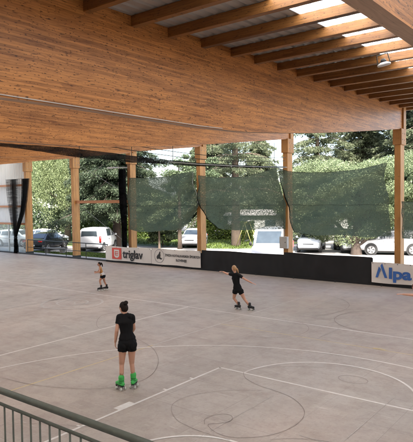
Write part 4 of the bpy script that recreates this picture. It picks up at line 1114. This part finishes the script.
car('parked_car', 'white saloon car at the far left between tied net and dark saloon', (-42.0, 29.8), D2(12), M['car_white'], 'sedan', 'cars parked outside the hall')
car('parked_car', 'pale grey blue hatchback just right of the electric box pillar', (-18.6, 36.6), D2(-70), M['car_blue'], 'hatch', 'cars parked outside the hall')
car('parked_car', 'silver saloon car half hidden behind the dark trunk and low leaves', (-15.9, 38.0), D2(-66), M['car_silver'], 'sedan', 'cars parked outside the hall')
car('parked_car', 'beige hatchback between the grey blue car and the silver saloon', (-17.3, 39.8), D2(-66), M['car_beige'], 'hatch', 'cars parked outside the hall')
car('parked_car', 'white hatchback behind the off road car at the right edge', (-12.0, 42.0), D2(200), M['car_white'], 'hatch', 'cars parked outside the hall')

# ------------------------------------------------------------------ trees
def leaf_cloud(P, size, g, updir=None, elong=1.0, rand=1.0, dirs=None):
    """quads at points P; each leaf is an island of its own"""
    n = len(P)
    nr = g.normal(size=(n, 3)) * rand
    if updir is not None: nr = nr + updir
    nr /= np.linalg.norm(nr, axis=1, keepdims=True) + 1e-9
    a = dirs + g.normal(size=(n, 3)) * .25 if dirs is not None else g.normal(size=(n, 3))
    a = a - nr * (a * nr).sum(1, keepdims=True); a /= np.linalg.norm(a, axis=1, keepdims=True) + 1e-9
    b = np.cross(nr, a); s = size * g.uniform(.45, 1.55, (n, 1))
    V = np.stack([P - a * s * elong, P + b * s * .55 + nr * s * .12, P + a * s * elong, P - b * s * .55 + nr * s * .12], 1).reshape(-1, 3)
    return V, np.arange(4 * n).reshape(n, 4)
def limbs(trunk_pts, trunk_r, ends, g, n=8):
    mb = MB(); mb.tube(trunk_pts, trunk_r, 12, False)
    T = [Vector(p) for p in trunk_pts]
    for e in ends:
        e = Vector(e); i = min(range(len(T) - 1), key=lambda q: abs(T[q].z - (e.z - .45 * (e - T[q]).length)))
        s = T[i]; mid = s.lerp(e, .5) + Vector((g.normal() * .15, g.normal() * .15, .12 * (e - s).length))
        r = trunk_r[i] * .42; mb.tube([s, s.lerp(mid, .5) + Vector((0, 0, .03)), mid, e], [r, r * .75, r * .5, r * .18], 6, False)
    return mb
def broad_tree(name, label, loc, H, crown, nclump, nleaf, leaf, mat, bark, tr, seed, group=None, lean=(0, 0), clump=.8, cat='tree', extra=()):
    """crown: (cx,cy,cz, rx,ry,rz)"""
    g = np.random.default_rng(seed); root = empty(name, (loc[0], loc[1], GZ)); tag(root, label, cat, group)
    cx, cy, cz, rx, ry, rz = crown; C = []
    while len(C) < nclump:
        d = g.normal(size=3); d /= np.linalg.norm(d); r = g.uniform(.25, 1) ** .5 * g.uniform(.8, 1.12)
        p = np.array([cx + rx * d[0] * r, cy + ry * d[1] * r, cz + rz * d[2] * r])
        if p[2] > .6: C.append(p)
    C = C[:nclump - len(extra)] + [np.array(e, float) for e in extra]
    C = np.array(C); cr = g.uniform(.5, 1.2, nclump) * clump
    idx = g.integers(0, nclump, nleaf); d = g.normal(size=(nleaf, 3)); d /= np.linalg.norm(d, axis=1, keepdims=True)
    rr = (g.uniform(0, 1, (nleaf, 1)) ** .42) * cr[idx][:, None]
    P = C[idx] + d * rr * np.array([1.15, 1.15, .62])
    V, F = leaf_cloud(P, leaf, g, d * .7 + np.array([0, 0, .6]))
    mesh_np('crown', V, F, mat, root)
    tp = [(0, 0, -.1), (lean[0] * .1, lean[1] * .1, .5), (cx * .3 + lean[0] * .3, cy * .3, cz * .45), (cx * .7, cy * .7, cz * .8), (cx, cy, cz + rz * .6)]
    limbs(tp, [tr * 1.25, tr, tr * .85, tr * .6, tr * .15], [c for c in C[g.permutation(nclump)] if c[2] > 2.6][:26], g).build('trunk', bark, root, True)
    return root
def conifer(name, label, loc, H, z0, Lmax, nwh, mat, bark, tr, seed, droop=.25, dens=60, leaf=.13, group=None, power=.8, sides=None, cat='tree'):
    g = np.random.default_rng(seed); root = empty(name, (loc[0], loc[1], GZ)); tag(root, label, cat, group)
    mb = MB(); mb.tube([(0, 0, -.1), (.02, .01, H * .25), (.05, -.03, H * .6), (0, 0, H)], [tr * 1.2, tr, tr * .6, .03], 12, False)
    PP = []; DD = []
    for i in range(nwh):
        t = i / (nwh - 1); z = z0 + (H * .985 - z0) * t
        L = Lmax * ((1 - t) ** power) * g.uniform(.75, 1.15) + .15
        m = max(4, int(7 - 2 * t)); off = g.uniform(0, 6.28)
        for q in range(m):
            a = off + q * 2 * math.pi / m + g.normal() * .2; l = L * g.uniform(.6, 1.15); dz = -droop * l * g.uniform(.5, 1.4)
            p0 = np.array([0, 0, z + g.normal() * .1]); p1 = np.array([math.cos(a) * l * .5, math.sin(a) * l * .5, z + .06 * l + dz * .2]); p2 = np.array([math.cos(a) * l, math.sin(a) * l, z + dz])
            mb.tube([p0, p1, p2], [max(.012, tr * .22 * (1 - t)), max(.01, tr * .13 * (1 - t)), .006], 5, False)
            k = int(dens * l); s = g.uniform(.12, 1, (k, 1)); c = (1 - s) ** 2 * p0 + 2 * s * (1 - s) * p1 + s * s * p2
            wdt = (.10 + .26 * l * s * (1.15 - s)); lat = np.array([-math.sin(a), math.cos(a), 0]); u = g.uniform(-1, 1, (k, 1))
            P = c + lat * u * wdt * 1.6 + np.array([0, 0, -1]) * np.abs(g.normal(size=(k, 1))) * .16 * (.4 + l * .3) + g.normal(size=(k, 3)) * .05
            PP.append(P); DD.append(np.array([math.cos(a), math.sin(a), -.5]) + lat * u * .8)
    P = np.concatenate(PP); Dd = np.concatenate(DD)
    V, F = leaf_cloud(P, leaf, g, np.array([0, 0, .8]), 1.5, .8, Dd)
    mesh_np('crown', V, F, mat, root)
    mb.build('trunk', bark, root, True)
    return root
def willow(label, loc, seed, H=10.5, Rr=4.2, nst=420):
    g = np.random.default_rng(seed); root = empty('willow_tree', (loc[0], loc[1], GZ)); tag(root, label, 'tree')
    PP = []; DD = []; ends = []
    for i in range(nst):
        a = g.uniform(0, 6.28); r = Rr * math.sqrt(g.uniform(0, 1)) * g.uniform(.8, 1.15)
        zt_ = H * (1 - .40 * (r / Rr) ** 2) * g.uniform(.80, 1.03); ln = g.uniform(1.0, 4.6) * (.6 + .5 * r / Rr); zb = max(1.2, zt_ - ln)
        k = int((zt_ - zb) * 95); s = np.sort(g.uniform(0, 1, k))[:, None]; x, y = r * math.cos(a), r * math.sin(a)
        sw = g.normal(size=2) * .22
        P = np.concatenate([x + sw[0] * s + g.normal(size=(k, 1)) * .16, y + sw[1] * s + g.normal(size=(k, 1)) * .16, zt_ - (zt_ - zb) * s], 1)
        PP.append(P); DD.append(np.tile([0, 0, -1.], (k, 1)))
        if i % 14 == 0: ends.append((x * .9, y * .9, zt_ - .2))
    P = np.concatenate(PP); V, F = leaf_cloud(P, .043, g, None, 1.5, 1., np.concatenate(DD))
    mesh_np('crown', V, F, M['leaf_willow'], root)
    limbs([(0, 0, -.1), (.1, 0, 1.5), (.15, .1, 3.2), (.1, 0, 5.5), (0, 0, H * .8)], [.34, .28, .25, .16, .05], ends, g).build('trunk', M['bark'], root, True)
G = 'trees standing outside the hall'
willow('pale green weeping tree with hanging strands between the two leftmost pillars', (-43.5, 33.5), 11, 11.0, 4.6, 700)
broad_tree('broadleaf_tree', 'light green leafy tree right behind the dark saloon at the left', (-50, 38.5), 13, (0, 0, 6.5, 5.0, 4.5, 4.6), 80, 34000, .10, M['leaf_willow'], M['bark'], .3, 12, G)
conifer('cedar_tree', 'very dark broad cedar with a thick trunk behind the white delivery van', (-34.0, 31.3), 15.5, 3.1, 4.6, 30, M['leaf_dark'], M['bark_dark'], .33, 13, .16, 620, .050, G, .5)
conifer('conifer_tree', 'tall green conifer rising above the leftmost green net', (-34.6, 45.0), 19, 2.5, 3.3, 40, M['leaf_conifer'], M['bark'], .34, 14, .28, 250, .085, G, .62)
conifer('conifer_tree', 'slim conifer in the gap between the dark cedar and the tall conifer', (-46.0, 47.0), 7.2, 1.0, 2.2, 20, M['leaf_conifer'], M['bark'], .2, 15, .3, 200, .08, G)
conifer('pine_tree', 'open airy conifer with a thick trunk and sky showing between its branches', (-25.9, 37.2), 16.5, 4.6, 4.6, 13, M['leaf_conifer'], M['bark'], .34, 16, .16, 150, .06, G, .35)
conifer('pine_tree', 'grey green conifer with spreading limbs behind the pillar with the electric box', (-24.0, 48.5), 17, 4.0, 4.2, 17, M['leaf_conifer'], M['bark'], .30, 17, .18, 150, .075, G, .45)
conifer('pine_tree', 'dark conifer top showing above the pale leafy tree at the right', (-16.5, 52), 22, 5, 4.2, 26, M['leaf_conifer'], M['bark_dark'], .36, 18, .2, 190, .08, G, .5)
broad_tree('maple_tree', 'wide pale leafy tree with a dark trunk behind the largest green net', (-14.7, 35.6), 9, (-.3, 1.6, 4.55, 6.2, 4.2, 2.6), 170, 150000, .052, M['leaf_pale'], M['bark_dark'], .34, 19, G, clump=.85, extra=[(-4.6, .2, 1.4), (-3.9, -.2, 1.9), (-3.3, .3, 1.4), (-2.6, -.1, 1.8), (-1.9, .2, 1.4), (-1.2, -.1, 1.6), (-5.2, .4, 1.9), (-2.9, .5, 1.0), (-.6, -.2, 1.1), (.8, -.1, 1.5), (1.5, .2, 1.9), (-4.2, .6, 1.0)])
broad_tree('maple_tree', 'pale leafy tree standing behind the wide one, left of it', (-22.0, 44.0), 9, (0, 0, 4.4, 3.6, 3.2, 2.6), 80, 34000, .085, M['leaf_pale'], M['bark'], .24, 20, G)
broad_tree('broadleaf_tree', 'mid green leafy tree at the right edge beyond the tall pillar', (-9.0, 43.0), 10, (0, 0, 5.4, 4.6, 3.8, 4.0), 90, 42000, .09, M['leaf_mid'], M['bark'], .28, 21, G)
broad_tree('broadleaf_tree', 'small bushy tree seen through the leftmost green net', (-29.8, 32.0), 5, (0, 0, 2.9, 1.9, 1.8, 1.7), 46, 20000, .062, M['leaf_pale'], M['bark'], .09, 22, G, clump=.5)
broad_tree('shrub', 'low dark green shrub under the leftmost green net behind the federation banner', (-30.9, 33.6), 2, (0, 0, 1.0, 1.8, 1.2, .75), 30, 11000, .06, M['leaf_mid'], M['bark'], .05, 23, None, clump=.4, cat='shrub')
conifer('conifer_tree', 'grey green conifer rising behind the pale leafy tree, left of the dark conifer top', (-21.5, 54), 20, 4, 4.4, 30, M['leaf_conifer'], M['bark'], .34, 28, .22, 170, .085, G, .5)
conifer('conifer_tree', 'grey green conifer filling the sky just left of the tall right pillar', (-13.3, 50.0), 19, 4, 4.2, 28, M['leaf_conifer'], M['bark'], .34, 29, .22, 170, .085, G, .5)
def bare_trunk(label, loc, h, r, seed, tiltx=0.):
    broad_tree('slender_tree', label, loc, 8, (tiltx, 0, 6.0, 1.7, 1.6, 1.5), 30, 9000, .065, M['leaf_mid'], M['bark'], r, seed, G, clump=.55)
bare_trunk('slender tree with a bare trunk left of the white hatchback', (-28.3, 32.8), 8, .17, 24)
bare_trunk('slender bare trunked tree just right of the pillar at the end of the federation banner', (-24.55, 30.6), 8, .16, 25, .2)
conifer('conifer_tree', 'conifer standing behind the white hatchback, seen through the middle green net', (-33.5, 53), 13, 3, 3.6, 30, M['leaf_conifer'], M['bark'], .34, 26, .25, 170, .09, G, .7)
broad_tree('broadleaf_tree', 'dense green tree at the far right behind the parked off road car', (-12.0, 54), 12, (0, 0, 5.5, 5.0, 4.6, 4.4), 90, 38000, .11, M['leaf_mid'], M['bark'], .34, 27, G)

# hedges
def hedge(label, p0, p1, h, w, n, mat, seed):
    g = np.random.default_rng(seed); root = empty('hedge', (p0[0], p0[1], GZ)); tag(root, label, 'hedge')
    d = np.array([p1[0] - p0[0], p1[1] - p0[1], 0.]); L = np.linalg.norm(d); d /= L; nn = np.array([-d[1], d[0], 0])
    t = g.uniform(0, L, (n, 1)); th = g.uniform(0, math.pi, (n, 1)); rr = g.uniform(.72, 1.05, (n, 1)); hh = h * (1 + .14 * np.sin(t * 1.3) + .08 * np.sin(t * 3.1 + 1))
    P = d * t + nn * np.cos(th) * rr * w + np.array([0, 0, 1]) * (np.sin(th) ** .6 * rr * hh)
    V, F = leaf_cloud(P, .10, g, nn * np.cos(th) + np.array([0, 0, 1]) * np.sin(th)); mesh_np('leaves', V, F, mat, root)
    mb = MB()
    for x in np.arange(.4, L, .9): mb.tube([d * x + np.array([0, 0, -.05]), d * x + np.array([.1 * math.sin(x * 7), .08, h * .8])], [.035, .015], 6)
    mb.build('stems', M['bark'], root)
hedge('bright green clipped hedge behind the white delivery van', (-47, 38.3), (-37.3, 42.5), 2.1, .7, 15000, M['leaf_hedge'], 40)
hedge('bright green hedge behind the white hatchback', (-33.5, 41.5), (-28.4, 43.8), 1.7, .6, 8000, M['leaf_hedge'], 41)
hedge('long dark hedge closing the car park at the right', (-20, 46.5), (2, 55), 2.2, .8, 15000, M['leaf_mid'], 42)
hedge('tall hedge along the lawn at the far left', (-75, 34), (-50, 42), 2.6, .9, 13000, M['leaf_mid'], 43)
# far wood as one mass
g = np.random.default_rng(50); PP = []
for i in range(240):
    a = R(g.uniform(72, 172)); r = g.uniform(62, 92); c = np.array([r * math.cos(a), r * math.sin(a), 0]); h = g.uniform(3, 6.2); k = 420
    d = g.normal(size=(k, 3)); d /= np.linalg.norm(d, axis=1, keepdims=True)
    PP.append(c + np.array([0, 0, h * .5]) + d * np.array([2.6, 2.6, h * .52]) * g.uniform(.6, 1, (k, 1)))
V, F = leaf_cloud(np.concatenate(PP), .2, g, np.array([0, 0, .8])); o = mesh_np('far_wood', V, F, M['leaf_mid']); tag(o, 'far off belt of green trees closing the view behind the car park', 'wood', None, 'stuff')

# ------------------------------------------------------------------ buildings and small things outside
def house(label, loc, rz, w, d, h, roof=.5, wins=3):
    root = empty('pale_building', (loc[0], loc[1], GZ), rz); tag(root, label, 'building')
    mb = MB(); mb.box(-w / 2, w / 2, -d / 2, d / 2, -.1, h); mb.build('wall', M['wall_pale'], root)
    mb = MB(); mb.prism([(-d / 2 - .4, h), (d / 2 + .4, h), (0, h + roof)], w + .8, Matrix.Translation((-w / 2 - .4, 0, .01)) @ Matrix(((0, 0, 1, 0), (1, 0, 0, 0), (0, 1, 0, 0), (0, 0, 0, 1)))); mb.build('roof', M['concrete'], root)
    for i in range(wins):
        x = -w / 2 + w * (i + .5) / wins
        mb = MB(); mb.box(x - .55, x + .55, -d / 2 - .03, -d / 2 + .06, h * .35, h * .35 + 1.1); fr = mb.build('window', M['grey_steel'], root)
        mb = MB(); mb.box(x - .48, x + .48, -d / 2 - .045, -d / 2 - .031, h * .35 + .07, h * .35 + 1.03); mb.build('pane', M['glass'], fr)
house('long low pale building behind the swing frame', (-26.5, 49.5), R(28), 14, 6, 2.3, .5, 5)
house('pale building far behind the cars at the left edge', (-66, 40), R(60), 14, 8, 6.0, 1.4, 4)
# swing frame
root = empty('swing_frame', (-24.9, 37.4, GZ), R(112)); tag(root, 'yellow metal swing frame on the playground left of the large van', 'swing')
for x in (-1.0, 1.0):
    for y in (-.7, .7):
        mb = MB(); mb.tube([(x * 1.15, y, 0), (x, 0, 2.0)], .028, 8); mb.build('leg', M['yellow_frame'], root, True)
mb = MB(); mb.tube([(-1.1, 0, 2.0), (1.1, 0, 2.0)], .045, 8); mb.build('top_bar', M['yellow_frame'], root, True)
for x in (-.45, .45):
    mb = MB(); mb.tube([(x - .2, 0, 1.98), (x - .2, .02, .5)], .01, 5); mb.tube([(x + .2, 0, 1.98), (x + .2, .02, .5)], .01, 5); mb.build('chain', M['dark_steel'], root)
    mb = MB(); mb.box(x - .23, x + .23, -.09, .11, .47, .50); mb.build('seat', M['plastic_black'], root)
def bench(label, x, y, rz, ln=1.6):
    root = empty('bench', (x, y, GZ), rz); tag(root, label, 'bench')
    mb = MB(); mb.box(-ln / 2, ln / 2, -.2, .2, .42, .49); mb.build('seat', M['bench'], root, bevel=.01)
    for s in (-1, 1): mb = MB(); mb.box(s * ln * .32 - .14, s * ln * .32 + .14, -.16, .16, 0, .418); mb.build('leg', M['bench'], root, bevel=.01)
bench('low concrete bench in front of the dark saloon behind the left railing', -33.6, 24.7, R(20), 2.0)
# grass tufts
g = np.random.default_rng(60); n = 16000
P = np.c_[g.uniform(-37, -28, n), g.uniform(23.9, 26.6, n), np.full(n, GZ + .06)]
P2 = np.c_[g.uniform(-48, -24, n), g.uniform(34.3, 45, n), np.full(n, GZ + .06)]
keep = (P[:, 1] < 26.4 - .25 * np.abs(P[:, 0] + 30)) | (P[:, 0] > -33)
V, F = leaf_cloud(np.r_[P[keep], P2], .05, g, None, 1.6, 1., np.tile([0, 0, 1.], (int(keep.sum()) + n, 1)))
o = mesh_np('grass', V, F, M['leaf_hedge']); tag(o, 'short grass on the lawns outside the hall', 'grass', None, 'stuff')

# ------------------------------------------------------------------ light, sky, camera
EL, AZ = 50., -42.            # sun elevation; azimuth from +x towards +y (degrees)
w = bpy.data.worlds.new('World'); sc.world = w; w.use_nodes = True
nt = w.node_tree; bg = nt.nodes['Background']
sky = nt.nodes.new('ShaderNodeTexSky'); sky.sky_type = 'NISHITA'; sky.sun_disc = False
sky.sun_elevation = R(EL); sky.sun_rotation = R(90 - AZ); sky.air_density = 1.0; sky.dust_density = 4.0; sky.ozone_density = 1.0; sky.altitude = 200
nt.links.new(sky.outputs[0], bg.inputs[0]); bg.inputs[1].default_value = .15
ld = bpy.data.lights.new('sun', 'SUN'); ld.energy = 4.8; ld.angle = R(6); ld.color = (1, .95, .88)
lo = bpy.data.objects.new('sun', ld); col.objects.link(lo)
d = Vector((math.cos(R(EL)) * math.cos(R(AZ)), math.cos(R(EL)) * math.sin(R(AZ)), math.sin(R(EL))))
lo.rotation_euler = d.to_track_quat('Z', 'Y').to_euler(); lo.location = (0, 0, 60)
cd = bpy.data.cameras.new('camera'); cam = bpy.data.objects.new('camera', cd); col.objects.link(cam)
F_, YAW, PITCH_, ROLL = 540.70, R(37.931), R(2.308), R(-.7676)
cd.sensor_fit = 'VERTICAL'; cd.sensor_height = 36.; cd.lens = 36. * F_ / 442.
cd.clip_end = 3000; cd.clip_start = .05
Fv = Vector((-math.sin(YAW) * math.cos(PITCH_), math.cos(YAW) * math.cos(PITCH_), -math.sin(PITCH_)))
Rv = Vector((math.cos(YAW), math.sin(YAW), 0)); Uv = Rv.cross(Fv)
R2 = Rv * math.cos(ROLL) + Uv * math.sin(ROLL); U2 = -Rv * math.sin(ROLL) + Uv * math.cos(ROLL)
mt = Matrix((R2, U2, -Fv)).transposed().to_4x4(); mt.translation = (0, 0, 3.7); cam.matrix_world = mt
sc.camera = cam
sc.view_settings.view_transform = 'Standard'; sc.view_settings.look = 'None'; sc.view_settings.gamma = 1.0; sc.view_settings.use_curve_mapping = False
sc.view_settings.exposure = 2.3
sc.render.engine = 'CYCLES'
cy = sc.cycles; cy.max_bounces = 8; cy.diffuse_bounces = 5; cy.glossy_bounces = 3; cy.transmission_bounces = 6; cy.transparent_max_bounces = 24
cy.use_denoising = True; cy.caustics_reflective = False; cy.caustics_refractive = False; cy.sample_clamp_indirect = 8.
